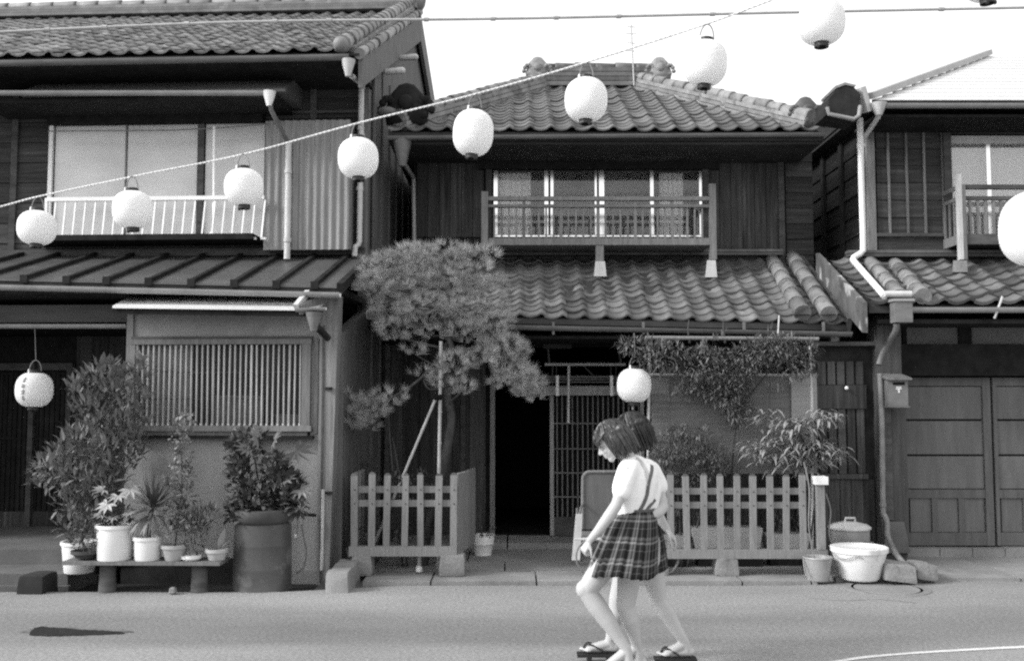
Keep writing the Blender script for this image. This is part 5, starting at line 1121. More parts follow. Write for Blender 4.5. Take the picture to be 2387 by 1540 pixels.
bs_ = thing("round_shrub", "rounded leafy shrub behind the girls at the fence's left end", "shrub", T(1590, 1330, 9.75)); b = MB()
leaf_cloud(b, [qb(1560, 1040, 9.7, 46, 36, .2), qb(1610, 1050, 9.7, 56, 34, .2), qb(1660, 1065, 9.7, 40, 28, .18), qb(1545, 1090, 9.7, 40, 40, .2), qb(1610, 1100, 9.75, 70, 28, .2), qb(1640, 1015, 9.7, 20, 20, .1), qb(1585, 1005, 9.7, 24, 16, .1), qb(1680, 1090, 9.7, 26, 14, .1)], 2700, .058, .02, .5, .6, .35, 3)
b.build("foliage", M_leaf, bs_, kind="stuff"); stems(bs_, [[T(1590, 1330, 9.8), T(1580, 1150, 9.8), T(1560, 1050, 9.75)], [T(1600, 1330, 9.8), T(1640, 1160, 9.8), T(1650, 1070, 9.75)]], .012)
for nm, lab, q0, q1, y0, y1, Y in (("planter_box", "long white planter trough glimpsed behind the right pickets", 1614, 1777, 1230, 1285, 9.8), ("planter_box", "shorter pale planter trough behind the right end pickets", 1786, 1892, 1245, 1290, 9.85), ("planter_box", "small pale planter seen right behind the far girl's hand", 1540, 1606, 1248, 1290, 9.8)):
    pb = thing(nm, lab, "planter", T((q0+q1)/2, y1, Y), "planters behind the fence"); a, c_ = T(q0, y1, Y), T(q1, y0, Y); zb = max(.035, a.z)
    MB().hexa([(a.x+.03, Y, zb), (c_.x-.03, Y, zb), (c_.x-.03, Y+.2, zb), (a.x+.03, Y+.2, zb)], [(a.x, Y-.02, c_.z), (c_.x, Y-.02, c_.z), (c_.x, Y+.22, c_.z), (a.x, Y+.22, c_.z)]).build("trough", M_potg, pb)
    b = MB(); leaf_cloud(b, [((( a.x+c_.x)/2, Y+.1, c_.z+.1), ((c_.x-a.x)*.45, .1, .13))], 160, .07, .02, .4, .4, .7, 3); b.build("foliage", M_leafd, pb, kind="stuff")
    MB().box(T(q0+8, 1, Y).x, T(q1-8, 1, Y).x, Y+.02, Y+.18, .034, zb-.001).build("foot", M_dark, pb)

# ------------------------------------------------------------------ buckets at the right
tb = thing("white_tub", "large white tub brim-full beside the right drainpipe", "tub", gnd(2003, 1352, 0)); c = Vector((T(2003, 1300, 9.2).x, 9.2, 0.03)); h = T(2003, 1272, 9.2).z-.03
r1 = wid(62, 9.2); r0 = wid(45, 9.2)
MB().lathe(c, [(r0*.9, 0), (r0, .02), (r1*.97, h-.05), (r1*1.03, h-.045), (r1*1.04, h-.005), (r1*.99, h), (r1*.93, h-.01)], 36).build("body", M_pot, tb, smooth='auto')
MB().lathe(c, [(.0005, h-.012), (r1*.5, h-.014), (r1*.93, h-.02)], 30).build("cover_cloth", mat("washing_water", .55, .35, .1, 6, (1, 1, 1), .3, 14, 0), tb, smooth=True)
MB().tube([c+Vector((cos(t)*r1*1.03, sin(t)*r1*1.03, h-.05-.04*abs(sin((t-2.2)*3)))) for t in [pi+.2+1.2*k/12 for k in range(13)]], .006, 6).build("handle", M_metal, tb)
lp_ = thing("lidded_pot", "pale enamel pot with domed lid behind the white tub", "pot", T(1982, 1320, 9.75)); Y = 9.75; c = Vector((T(1982, 1300, Y).x, Y, .035)); h = T(1, 1228, Y).z-.035; r = wid(44, Y)
MB().lathe(c, [(r*.94, 0), (r, .02), (r, h), (r*.95, h)], 30).build("body", M_metal, lp_, smooth='auto')
MB().lathe(c+Vector((0, 0, h)), [(r*1.08, -.012), (r*1.09, .005), (r*.9, .03), (r*.4, .052), (.0005, .056)], 30).build("lid", M_pipe, lp_, smooth='auto')
MB().tube([c+Vector((-.05, -.02, h+.05)), c+Vector((-.045, -.02, h+.09)), c+Vector((.045, -.02, h+.09)), c+Vector((.05, -.02, h+.05))], .012, 8).build("lid_handle", M_pipe, lp_)
MB().box(c.x+.08, c.x+.16, c.y-r*1.08, c.y-r*.9, h*.72, h*.8).build("side_handle", M_gutter, lp_)
pa = thing("small_pail", "small grey galvanised pail at the right end of the fence", "pail", gnd(1907, 1352)); c = Vector((T(1907, 1340, 9.15).x, 9.15, .03)); h = T(1, 1297, 9.15).z-.03; r1 = wid(32, 9.15); r0 = wid(24, 9.15)
MB().lathe(c, [(r0, 0), (r1, h-.012), (r1*1.06, h-.006), (r1*1.04, h+.004), (r1*.97, h), (r0*.97, .015), (.0005, .012)], 30).build("body", M_metal, pa, smooth='auto')
MB().tube([c+Vector((-r1*1.05, 0, h-.01)), c+Vector((-r1*1.14, -.06, h*.6)), c+Vector((-r1*1.1, -.1, h*.25))], .005, 6).build("handle", M_metal, pa)
MB().tube(smoothline([c+Vector((-.02, 0, h*.6)), c+Vector((-.06, .05, h+.25)), c+Vector((-.04, .08, h+.6)), c+Vector((-.08, .1, h+.85))], 4), .007, 6).build("stick", M_rail, pa)
# bucket planter by the entry
pt_ = thing("potted_plant", "white bucket with a wilted stalk beside the open doorway", "potted plant", T(1126, 1293, 10.5), "potted plants before the houses"); c = Vector((T(1126, 1290, 10.5).x, 10.5, .045)); h = T(1, 1245, 10.5).z-.045; r1 = wid(26, 10.5); r0 = wid(19, 10.5)
MB().lathe(c, [(r0, 0), (r1*.9, h*.52), (r1*.98, h*.56), (r1*1.0, h*.98), (r1*1.1, h), (r1*.95, h), (r1*.9, h-.05)], 26).build("pot", M_white, pt_, smooth='auto'); MB().lathe(c, [(.0005, h-.05), (r1*.9, h-.05)], 16).build("soil", M_soil, pt_)
stems(pt_, [[c+Vector((0, 0, h-.05)), c+Vector((-.03, 0, h+.15)), c+Vector((-.03, 0, h+.32))], [c+Vector((.03, 0, h-.05)), c+Vector((.08, 0, h+.1)), c+Vector((.12, 0, h+.18))]], .006)
b = MB(); leaf_cloud(b, [((c.x, c.y, c.z+h+.02), (.13, .1, .06))], 60, .06, .018); b.build("foliage", M_leafd, pt_, kind="stuff")

# ------------------------------------------------------------------ chair in front of the lattice door
ch = thing("garden_chair", "old armchair with panel back and round front hoop behind the girls", "chair", T(1400, 1325, 9.7)); Yc = 9.75
x0, x1 = T(1361, 1, Yc).x, T(1470, 1, Yc).x; zt_, zb_ = T(1, 1102, Yc).z, T(1, 1236, Yc).z; bk = []
for (cx2, s2) in ((x0+.07, -1), (x1-.07, 1)):
    arc = [(cx2+s2*.07*sin(a), zt_-.07+.07*cos(a)) for a in ([0, .4, .8, 1.2, pi/2] if s2 > 0 else [pi/2, 1.2, .8, .4, 0])]
    bk += arc
poly = [(x, Yc+.12-(z-zb_)*.0+.12*(z-zb_), z) for x, z in bk]+[(x1, Yc+.12, zb_), (x0-.01, Yc+.12, zb_)]
MB().prism(poly, (0, .02, 0)).build("backrest", mat("chair_panel", .1, .6, .2, 3, (6, 6, .6), .1, 30, 0), ch)
MB().tube([Vector(p)+Vector((0, -.004, 0)) for p in [poly[-1]]+poly[:-1]], .016, 8).build("back_frame", M_rail, ch)
MB().hexa([(x0-.03, Yc-.35, zb_-.04), (x1+.03, Yc-.35, zb_-.04), (x1+.03, Yc+.14, zb_-.04), (x0-.03, Yc+.14, zb_-.04)], [(x0-.03, Yc-.35, zb_-.0), (x1+.03, Yc-.35, zb_), (x1+.03, Yc+.14, zb_-.02), (x0-.03, Yc+.14, zb_-.02)]).build("seat", M_rail, ch)
for xx, q in ((T(1340, 1, Yc).x, 0), (x1+.1, 1)):
    zt2 = T(1, 1187, Yc).z; zl2 = T(1, 1290, Yc).z
    MB().hexa([(xx-.055, Yc-.38, zl2), (xx+.02, Yc-.38, zl2), (xx+.02, Yc-.34, zl2), (xx-.055, Yc-.34, zl2)], [(xx-.015, Yc-.38, zt2), (xx+.045, Yc-.38, zt2), (xx+.045, Yc-.34, zt2), (xx-.015, Yc-.34, zt2)]).build("armrest", M_pipe, ch)
    MB().tube([(xx+.02, Yc-.36, zt2-.01), (xx+.05, Yc-.1, zt2+.03), (xx+.09, Yc+.14, zt2+.04)], .012, 8).build("arm_bar", M_rail, ch)
    MB().tube([(xx+.03, Yc+.13, zt2), (xx+.03, Yc+.16, .04)], .014, 8).build("leg", M_rail, ch)
    hoop = [(xx+.14+.155*cos(a), Yc-.37, .2+.165*sin(a)) for a in [2*pi*k/20 for k in range(21)]]; MB().tube(hoop, .013, 8).build("leg_hoop", M_rail, ch)
MB().tube([(T(1340, 1, Yc).x-.03, Yc-.37, zb_-.03), (x1+.1, Yc-.37, zb_-.03)], .014, 8).build("front_bar", M_pipe, ch)

# ------------------------------------------------------------------ bench with potted plants, left
Yb2 = 8.72; bz = T(1, 1309, Yb2-.12).z
bn = thing("plank_bench", "low plank bench on two stumps carrying the row of pots", "bench", T(350, 1375, Yb2))
MB().hexa([(T(166, 1, Yb2).x, Yb2-.13, bz-.025), (T(527, 1, Yb2).x, Yb2-.13, bz-.03), (T(527, 1, Yb2).x, Yb2+.16, bz-.03), (T(166, 1, Yb2).x, Yb2+.16, bz-.025)],
          [(T(166, 1, Yb2).x, Yb2-.13, bz+.004), (T(527, 1, Yb2).x, Yb2-.13, bz), (T(527, 1, Yb2).x, Yb2+.16, bz), (T(166, 1, Yb2).x, Yb2+.16, bz+.004)]).build("plank", M_rail, bn)
for q, m in ((256, M_beam), (469, M_beam)):
    x = T(q, 1, Yb2).x; b = MB().lathe((x, Yb2+.02, -.07), [(.085, 0), (.075, .1), (.07, .2), (.068, bz+.035)], 12, 1, .9); b.build("stump", m, bn, smooth=True)
PG = "potted plants before the houses"
def potted(label, q, y_rim, y_base, w_rim, w_base, m, Y=Yb2, z=None):
    c = T(q, 1310, Y); z = bz+.004 if z is None else z; c.z = z; h = T(q, y_rim, Y).z-z
    t = thing("potted_plant", label, "potted plant", c, PG); pot(t, c, wid(w_base/2, Y), wid(w_rim/2, Y), h, m); return t, c+Vector((0, 0, h))
# palmate leaves
def lobed(b, p, d, nrm, S, lobes=7):
    d = d.normalized(); s_ = nrm.cross(d).normalized(); nrm = d.cross(s_).normalized(); vv = [tuple(p)]; n = lobes*2+1
    for k in range(n):
        a = -2.2+4.4*k/(n-1); r = S*(1.0-.12*abs(a)) if k % 2 else S*.45
        q = p+d*(cos(a)*r)+s_*(sin(a)*r)+nrm*(-.10*r*abs(cos(a*2)) if k % 2 else .03*S); vv.append(tuple(q))
    b.add(vv, [(0, k, k+1) for k in range(1, n)])
def fatsia(part, top, pts, S, m, stem_m=M_leafd):
    for (p, d, nrm, s_) in pts:
        b = MB(); lobed(b, p, d, nrm, S*s_); b.build("leaf", m, part)
    b = MB()
    for (p, d, nrm, s_) in pts: b.tube(smoothline([top-Vector((0, 0, .03)), (top+p)/2+Vector((0, 0, .06)), p], 3), .005, 5)
    b.build("leaf_stalk", stem_m, part)
FW = Vector((0, -1, 0))
t, top = potted("large white pot with pale hand-shaped leaves on the bench", 267, 1221, 1308, 82, 76, M_pot)
P_ = [(250, 1175, .13, (-.5, -.5, -.6), 1), (303, 1140, .16, (.5, -.6, -.5), 1.0), (290, 1118, .12, (.1, -.8, .2), .9), (240, 1140, .1, (-.7, -.5, .0), .85), (275, 1155, .1, (.0, -.8, -.5), .9), (262, 1205, .08, (.2, -.7, -.3), .7), (300, 1195, .08, (.5, -.6, -.2), .7), (235, 1200, .08, (-.5, -.6, -.1), .7)]
fatsia(t, top, [(T(q, y, Yb2-.1), Vector(d), Vector((d[0]*.3, -.6, .8)), s/.13*.0+sc_) for q, y, s, d, sc_ in P_], .13, M_leafp)
b = MB(); leaf_cloud(b, [(top+Vector((0, 0, .07)), (.15, .12, .09))], 120, .07, .03, .5, .5, .4, 3); b.build("foliage", M_leafd, t, kind="stuff")
t, top = potted("medium white pot with a spiky sword-leaved plant on the bench", 344, 1249, 1310, 62, 58, M_pot, Yb2-.02)
b = MB(); hub = top+Vector((.03, .03, .24))
for k in range(110):
    a = rnd.uniform(0, 2*pi); e = rnd.uniform(-.35, 1.4); blade(b, hub+rvec()*.02, Vector((cos(a)*cos(e), sin(a)*cos(e), sin(e))), rnd.uniform(.22, .36), .018, rnd.uniform(.0, .25), 3)
for k in range(14):
    a = rnd.uniform(-.2, pi+.2); blade(b, hub+Vector((0, 0, -.06)), Vector((cos(a)*.6, -sin(a)*.6, -.1)), rnd.uniform(.22, .32), .022, 1.6, 4)
b.build("foliage", M_leafd, t, kind="stuff"); stems(t, [[top-Vector((0, 0, .04)), top+Vector((.01, .01, .12)), hub]], .02)
bb = MB()
for k in range(9): a = rnd.uniform(.3, pi-.3); blade(bb, top+Vector((0, -.02, .15)), Vector((cos(a)*.6, -.6, -.2)), rnd.uniform(.16, .22), .03, 1.2, 4)
bb.build("dry_leaves", M_leafp, t, kind="stuff")
t, top = potted("grey flared pot with tall climbing vine on the bench", 406, 1268, 1312, 56, 42, M_potg, Yb2-.03)
b = MB(); leaf_cloud(b, [qb(418, 1010, 8.9, 18, 46, .08), qb(428, 1060, 8.9, 20, 40, .08), qb(420, 1110, 8.88, 32, 36, .1), qb(432, 1150, 8.85, 24, 30, .1), qb(410, 1190, 8.78, 30, 30, .12), qb(440, 1215, 8.75, 34, 24, .12), qb(395, 1230, 8.7, 26, 20, .1), qb(440, 985, 8.95, 12, 20, .05)], 760, .05, .034, .5, .6, .15, 3)
b.build("foliage", M_leaf, t, kind="stuff"); stems(t, [[top-Vector((0, 0, .04)), T(420, 1180, 8.8), T(424, 1080, 8.88), T(416, 975, 8.92), T(440, 950, 8.95)]], .007)
t, top = potted("shallow white tray with a small dark plant on the bench", 446, 1292, 1308, 42, 38, M_pot, Yb2-.03)
b = MB(); leaf_cloud(b, [(top+Vector((0, .02, .16)), (.1, .1, .16)), (top+Vector((.1, .04, .3)), (.14, .08, .09))], 300, .1, .014, .6, .7, .6, 3); b.build("foliage", M_leafd, t, kind="stuff")
t, top = potted("small pot with two spoon-shaped leaves at the bench end", 505, 1278, 1307, 46, 38, M_potg, Yb2-.02)
for dx, L, tl in ((-.02, .2, -.75), (.02, .24, .25), (0, .1, .0), (.04, .15, .6)):
    b = MB(); blade(b, top+Vector((dx, 0, -.03)), Vector((tl, -.25, 1)), L, .065, .5, 6); b.build("leaf", M_leafp, t)
t, top = potted("black low pot with a tangled bushlet left on the bench", 199, 1281, 1301, 58, 46, M_potd, Yb2, bz+.02)
b = MB(); leaf_cloud(b, [(top+Vector((.0, 0, .1)), (.16, .14, .13)), (top+Vector((.06, 0, .24)), (.14, .12, .12))], 420, .055, .02, .4, .6, .4, 3); b.build("foliage", M_leafd, t, kind="stuff")
t, top = potted("tall white bucket on the step with the high oleander bush", 185, 1260, 1334, 78, 66, M_pot, 9.12, .104)
b = MB(); leaf_cloud(b, [qb(190, 905, 9.2, 30, 20, .14), qb(245, 880, 9.2, 40, 34, .18), qb(290, 910, 9.25, 46, 50, .2), qb(325, 870, 9.25, 20, 30, .1), qb(230, 960, 9.2, 50, 40, .22), qb(290, 990, 9.2, 46, 50, .24), qb(200, 1030, 9.15, 54, 44, .26), qb(260, 1060, 9.15, 60, 50, .28), qb(140, 1085, 9.1, 50, 34, .24), qb(190, 1110, 9.1, 60, 44, .28),
                         qb(115, 1115, 9.1, 30, 30, .2), qb(240, 1120, 9.1, 46, 40, .24), qb(175, 1170, 9.1, 40, 30, .2), qb(310, 1040, 9.2, 20, 46, .14), qb(165, 1225, 9.1, 30, 26, .14)], 2300, .12, .032, .5, .7, .5, 3)
for (q, y) in ((178, 900), (192, 880), (238, 862), (262, 850), (286, 872), (330, 842), (345, 880), (215, 930), (305, 905), (170, 960), (340, 930), (160, 1010), (105, 1075), (92, 1100), (130, 1050), (90, 1130), (345, 985), (330, 1060)):
    p = T(q, y, 9.1); tw_ = Vector((rnd.uniform(-.5, .5), -.2, .9))
    for k in range(11): a = k*2.4; blade(b, p+rvec()*.015, tw_*.55+Vector((cos(a), sin(a), rnd.uniform(-.1, .5)))*.6, rnd.uniform(.1, .16), .026, .5, 3)
b.build("foliage", M_leaf, t, kind="stuff")
stems(t, [[top-Vector((0, 0, .04)), T(215, 1160, 9.12), T(255, 1040, 9.15), T(245, 900, 9.2)], [top-Vector((0, 0, .04)), T(240, 1130, 9.12), T(285, 1020, 9.2), T(310, 890, 9.25)], [T(215, 1150, 9.12), T(160, 1110, 9.1), T(105, 1110, 9.1)]], .014)
# steel drum with bush
Yd2 = 8.95; c = T(611, 1368, Yd2); c.z = -.03; h = T(611, 1213, Yd2).z+.03
dm = thing("drum_planter", "dented steel drum with a large-leaved bush against the plaster wall", "potted plant", c, PG); r = wid(66, Yd2)
MB().lathe(c, [(r*1.0, 0), (r*1.02, .015), (r*1.0, .03), (r, h*.33), (r*1.004, h*.345), (r, h*.36), (r*.99, h*.66), (r*.994, h*.675), (r*.99, h*.69), (r*.97, h), (r*.93, h)], 36).build("drum", M_drum, dm, smooth='auto')
MB().lathe(c+Vector((0, 0, h)), [(r*1.0, -.012), (r*1.08, .02), (r*1.12, .1), (r*1.05, .115), (r*1.0, .05)], 22).build("liner_sheet", M_potd, dm, smooth=True)
MB().lathe(c+Vector((0, 0, h)), [(.0005, .05), (r, .05)], 16).build("soil", M_soil, dm)
b = MB(); leaf_cloud(b, [qb(560, 1120, Yd2, 26, 60, .14), qb(545, 1060, 9.0, 22, 40, .1), qb(600, 1170, Yd2, 60, 36, .22), qb(660, 1140, Yd2, 44, 44, .2), qb(640, 1095, Yd2, 30, 34, .16), qb(680, 1170, Yd2, 30, 34, .14), qb(585, 1030, 9.0, 34, 30, .16), qb(560, 1190, Yd2-.1, 30, 30, .12)], 1500, .095, .05, .4, .6, .35, 3)
b.build("foliage", M_leafd, dm, kind="stuff")
stems(dm, [[c+Vector((0, 0, h+.04)), T(600, 1110, Yd2), T(590, 1040, Yd2)], [c+Vector((0, 0, h+.04)), T(625, 1120, Yd2), T(622, 1050, Yd2)], [T(620, 1060, Yd2), T(655, 1072, Yd2-.1), T(690, 1068, Yd2-.15)]], .014)
for (q, y, d, S) in ((690, 1050, (.85, -.3, -.25), .2), (600, 1020, (-.3, -.5, .5), .15), (640, 1025, (.4, -.4, .4), .14), (665, 1120, (.6, -.5, .1), .13), (700, 1140, (.7, -.4, -.4), .13), (575, 1045, (-.6, -.5, .1), .13), (618, 1062, (.1, -.7, .0), .14), (640, 1165, (.2, -.8, .1), .12), (555, 1150, (-.6, -.6, -.1), .11)):
    b = MB(); lobed(b, T(q, y, Yd2-.12), Vector(d), Vector((.1, -.75, .75)), S, 8); b.build("leaf", M_leaf if q != 690 else M_leafd, dm)
# tap and hose
hs = thing("garden_hose", "thin dark hose hanging from the wall tap beside the drum", "hose", T(705, 1330, 9.4))
MB().tube([T(736, 1200, 9.46), T(703, 1198, 9.36)], .014, 8).build("tap_pipe", M_dark, hs); MB().tube([T(704, 1190, 9.36), T(703, 1222, 9.36)], .016, 8).build("tap", M_metal, hs)
MB().tube(smoothline([T(703, 1222, 9.36), T(708, 1250, 9.34), T(714, 1285, 9.32), T(708, 1320, 9.3), T(692, 1334, 9.25)], 5), .009, 8).build("hose", M_gutter, hs, smooth=True)
MB().tube(smoothline([T(690, 1160, 9.4), T(694, 1200, 9.38), T(692, 1255, 9.36)], 4), .006, 6).build("cord", M_rail, hs)
MB().ell(T(690, 1250, 9.36), (.016, .016, .022), 8, 6).build("cord_end", M_pipe, hs)
lb_ = thing("leaning_board", "dark broad board leaning in the gap beside the left picket fence", "board", T(800, 1330, 9.75))
for k in range(2):
    a0, a1, d0, d1 = T(752+k*26, 1196-k*4, 10.0), T(776+k*26, 1192-k*4, 10.0), T(800+k*24, 1330, 9.72), T(823+k*22, 1327, 9.72)
    MB().hexa([d0, d1, d1+Vector((0, .03, 0)), d0+Vector((0, .03, 0))], [a0, a1, a1+Vector((0, .03, 0)), a0+Vector((0, .03, 0))]).build("plank", M_boardV, lb_)
    MB().beam(d0+Vector((0, -.01, 0)), a0+Vector((0, -.01, 0)), .02, .02).build("edge_strip", M_rail, lb_)
# ------------------------------------------------------------------ the two girls
def P5(zx, zy, Y): return at(1311.2+zx*.39464, 932.4+zy*.39464, Y)
def fuse(b, name, m, parent, voxel=.006, smooth=6, crease=None):
    """one continuous surface from overlapping closed shapes"""
    me = b.mesh(name+"_src", None); o = bpy.data.objects.new(name+"_src", me); COL.objects.link(o)
    r = o.modifiers.new("r", 'REMESH'); r.mode = 'VOXEL'; r.voxel_size = voxel
    s = o.modifiers.new("s", 'SMOOTH'); s.factor = .5; s.iterations = smooth
    bpy.context.view_layer.update(); dg = bpy.context.evaluated_depsgraph_get(); ev = o.evaluated_get(dg)
    me2 = bpy.data.meshes.new_from_object(ev); me2.name = name; bpy.data.objects.remove(o)
    off = OFF[parent.name]
    if crease: 
        for v in me2.vertices: v.co = crease(v.co)
    me2.transform(Matrix.Translation(-off)); me2.materials.clear(); me2.materials.append(m)
    me2.polygons.foreach_set("use_smooth", [True]*len(me2.polygons))
    o2 = bpy.data.objects.new(name, me2); link(o2, parent); return o2
def chain(b, pts, n=14):   # [(point, radius), ...]
    for (p, r), (q, s) in zip(pts, pts[1:]): b.caps(p, q, r, s, n)
def hand(b, wrist, tip_dir, palm_n, S=1.0, curl=.5, thumb_side=1):
    """palm, four unequal bent fingers and a thumb leaving the side of the palm"""
    d = Vector(tip_dir).normalized(); nrm = Vector(palm_n); nrm = (nrm-d*nrm.dot(d)).normalized(); s_ = d.cross(nrm)*thumb_side
    for k in range(4):
        off = s_*((1.5-k)*.0165*S); b.caps(wrist+off*.5+d*.008, wrist+off+d*.07*S, .0125*S, .0105*S, 8)
        L = (.062, .07, .066, .05)[k]*S; p = wrist+off+d*.072*S; c = curl
        for j, (f, r) in enumerate(((.45, .0088), (.32, .008), (.23, .0072))):
            dd = (d*cos(c*(j+1))+nrm*sin(c*(j+1))).normalized(); q = p+dd*L*f; b.caps(p, q, r*S, r*.94*S, 7); p = q
    p = wrist+s_*.018*S+d*.02*S
    for j, (L, r) in enumerate(((.034, .011), (.028, .0092), (.022, .008))):
        dd = (d*(.75+.12*j)+s_*(.75-.3*j)+nrm*(.3+.25*curl)).normalized(); q = p+dd*L*S; b.caps(p, q, r*S, r*.93*S, 7); p = q
def foot(b, ankle, toe, ground, S=1.0):
    d = toe-ankle; d.z = 0; d.normalize(); s_ = d.cross(Vector((0, 0, 1)))
    heel = Vector((ankle.x, ankle.y, 0))-d*.035; heel.z = ground+.032; ball = Vector((toe.x, toe.y, ground+.022))-d*.03
    b.caps(ankle, heel+d*.02+Vector((0, 0, .01)), .031, .031, 10); b.caps(heel, heel+d*.03, .029, .028, 10)
    for k in (-1, 1): b.caps(ankle+Vector((0, 0, -.01)), ball+s_*k*.016+Vector((0, 0, .004)), .03, .021, 10)
    b.caps(heel, ball, .026, .024, 10)
    for k in range(5):
        t = (2-k)*.0155; L = (.045, .04, .035, .03, .024)[k]; p = ball+s_*t+d*(.005-.004*k); b.caps(p, p+d*L+Vector((0, 0, -.006)), .0125 if k == 0 else .0095, .011 if k == 0 else .0085, 8)
    return heel, ball, d, s_
def geta(part_of, heel, ball, d, s_, ground, pitch=0.0):
    z = Vector((0, 0, 1)); c0 = heel-d*.035; c1 = ball+d*.075; c0.z = c1.z = ground; up = Vector((0, 0, pitch))
    b = MB(); w = .044
    q = [c0-s_*w+up, c1-s_*w, c1+s_*w, c0+s_*w+up]; b.hexa([p-z*.018 for p in q], q); sd = b.build("sandal", M_geta, part_of)
    for t in (.28, .72):
        m_ = c0.lerp(c1, t); u = up*(1-t); b = MB(); q = [m_-d*.014-s_*.042+u, m_+d*.014-s_*.042+u, m_+d*.014+s_*.042+u, m_-d*.014+s_*.042+u]; b.hexa([p-z*.05-u*.0 for p in q], [p-z*.0185 for p in q]); b.build("sandal_tooth", M_geta, sd)
    knot = ball+d*.035+z*.008
    for k in (-1, 1): MB().tube(smoothline([knot, ball+s_*k*.022+z*.034, heel+d*.07+s_*k*.036-z*.02], 4), .006, 6).build("thong_strap", M_geta, sd)
def head_blob(b, c, f, u, s=1.0):
    f = Vector(f).normalized(); u = Vector(u); u = (u-f*u.dot(f)).normalized(); r = f.cross(u); R = Matrix((f, r, u)).transposed()
    L = lambda a, bb, cc: c+f*a*s+r*bb*s+u*cc*s
    b.ell(L(-.012, 0, .028), (.094*s, .076*s, .088*s), 22, 14, R)      # skull
    b.ell(L(.022, 0, -.035), (.06*s, .06*s, .068*s), 18, 12, R)        # face
    b.caps(L(.052, .014, -.094), L(.052, -.014, -.094), .021*s, .021*s)  # chin
    for k in (-1, 1):
        b.caps(L(-.02, k*.052, -.05), L(.05, k*.014, -.094), .02*s, .019*s)   # jaw
        b.ell(L(.05, k*.034, -.03), (.024*s, .022*s, .022*s), 12, 8, R)      # cheek
        b.caps(L(.074, k*.012, .012), L(.06, k*.042, .014), .012*s, .011*s)   # brow
        b.ell(L(-.01, k*.075, -.012), (.018*s, .009*s, .03*s), 10, 8, R)      # ear
    b.caps(L(.078, 0, .004), L(.1, 0, -.03), .008*s, .0125*s); b.ell(L(.098, 0, -.034), (.013*s, .013*s, .010*s), 10, 8, R)
    for k in (-1, 1): b.ell(L(.088, k*.011, -.037), (.009*s, .008*s, .007*s), 8, 6, R)
    b.caps(L(.079, -.016, -.058), L(.079, .016, -.058), .0075*s, .0075*s); b.caps(L(.076, -.014, -.07), L(.076, .014, -.07), .0085*s, .0085*s)
    return L, R
def eyes(part, L, R, s=1.0):
    for k in (-1, 1):
        MB().ell(L(.07, k*.031, -.006), (.012*s, .014*s, .009*s), 12, 8, R).build("eye", M_skin, part, smooth=True)
        MB().ell(L(.078, k*.032, -.006), (.0055*s, .006*s, .006*s), 10, 8, R).build("iris", M_hair, part, smooth=True)
        MB().caps(L(.079, k*.018, .004), L(.072, k*.045, .003), .0028*s, .0022*s, 6).build("eyelash", M_hair, part)
        MB().caps(L(.086, k*.014, .02), L(.074, k*.046, .022), .004*s, .0028*s, 6).build("eyebrow", M_hair, part)
    MB().caps(L(.086, -.017, -.064), L(.086, .017, -.064), .0018, .0018, 6).build("mouth_line", M_strap, part)
def hair(part, L, R, s=1.0, length=-.105, fringe=True, wisps=90, seed=3, m=None):
    M_hair = m or MATS['black_hair']
    b = MB(); h = random.Random(seed)
    b.ell(L(-.026, 0, .04), (.102*s, .09*s, .096*s), 24, 16, R)
    b.ell(L(-.052, 0, -.02), (.074*s, .086*s, .09*s), 20, 14, R)
    for k in (-1, 1):
        for j in range(5): b.caps(L(.01-.026*j, k*.066, .05), L(.014-.024*j, k*(.07-.006*j), length+.03-.002*j), .027*s, .012*s)
    for j in range(5): b.caps(L(-.09, (j-2)*.03, .02), L(-.058+.01*abs(j-2), (j-2)*.026, length+.005), .03*s, .012*s)
    if fringe:
        for j in range(7): y = (j-3)*.021; b.caps(L(.05, y*.8, .098), L(.09-.25*abs(y), y*1.1, .024+.05*abs(y)), .02*s, .008*s)
    def ridged(co):
        n = mnoise.noise(Vector((co.x*70, co.y*70, co.z*16)))*.006+mnoise.noise(Vector((co.x*26, co.y*26, co.z*8)))*.006
        c0 = L(-.03, 0, .02); return co+(co-c0).normalized()*n
    o = fuse(b, "hair", M_hair, part, .006, 3, ridged)
    w = MB()
    for _ in range(wisps):
        a = h.uniform(-pi, pi); e = h.uniform(.05, 1.35); p0 = L(-.026+.108*cos(a)*sin(e), .094*sin(a)*sin(e), .04+.1*cos(e))
        back = cos(a) < .3
        end = L((-.03+.112*cos(a)) if back else .09, .09*sin(a)*(1 if back else .8), (length+h.uniform(-.02, .04)) if back else h.uniform(.0, .05)); mid = L(-.026+.118*cos(a), .1*sin(a), .02 if back else .07)
        w.tube(smoothline([p0, mid, end], 4), [.003]*8+[.0008], 4, False)
    for k in range(46):   # loose ends breaking the hem of the bob
        a = h.uniform(.9, 2*pi-.9); r0 = h.uniform(.88, 1.0); p0 = L(-.03+.098*cos(a)*r0, .086*sin(a)*r0, h.uniform(-.03, .02)); p1 = L(-.03+.088*cos(a)*r0, .078*sin(a)*r0, length*h.uniform(.55, .8)); p2 = L(-.03+.078*cos(a+h.uniform(-.15, .15)), .068*sin(a), length*h.uniform(.95, 1.28))
        w.tube(smoothline([p0, p1, p2], 4), [.006, .0075, .0075, .007, .0065, .0055, .0045, .003, .0008], 5, False)
    w.build("hair_wisps", M_hair, o, kind="stuff"); return o
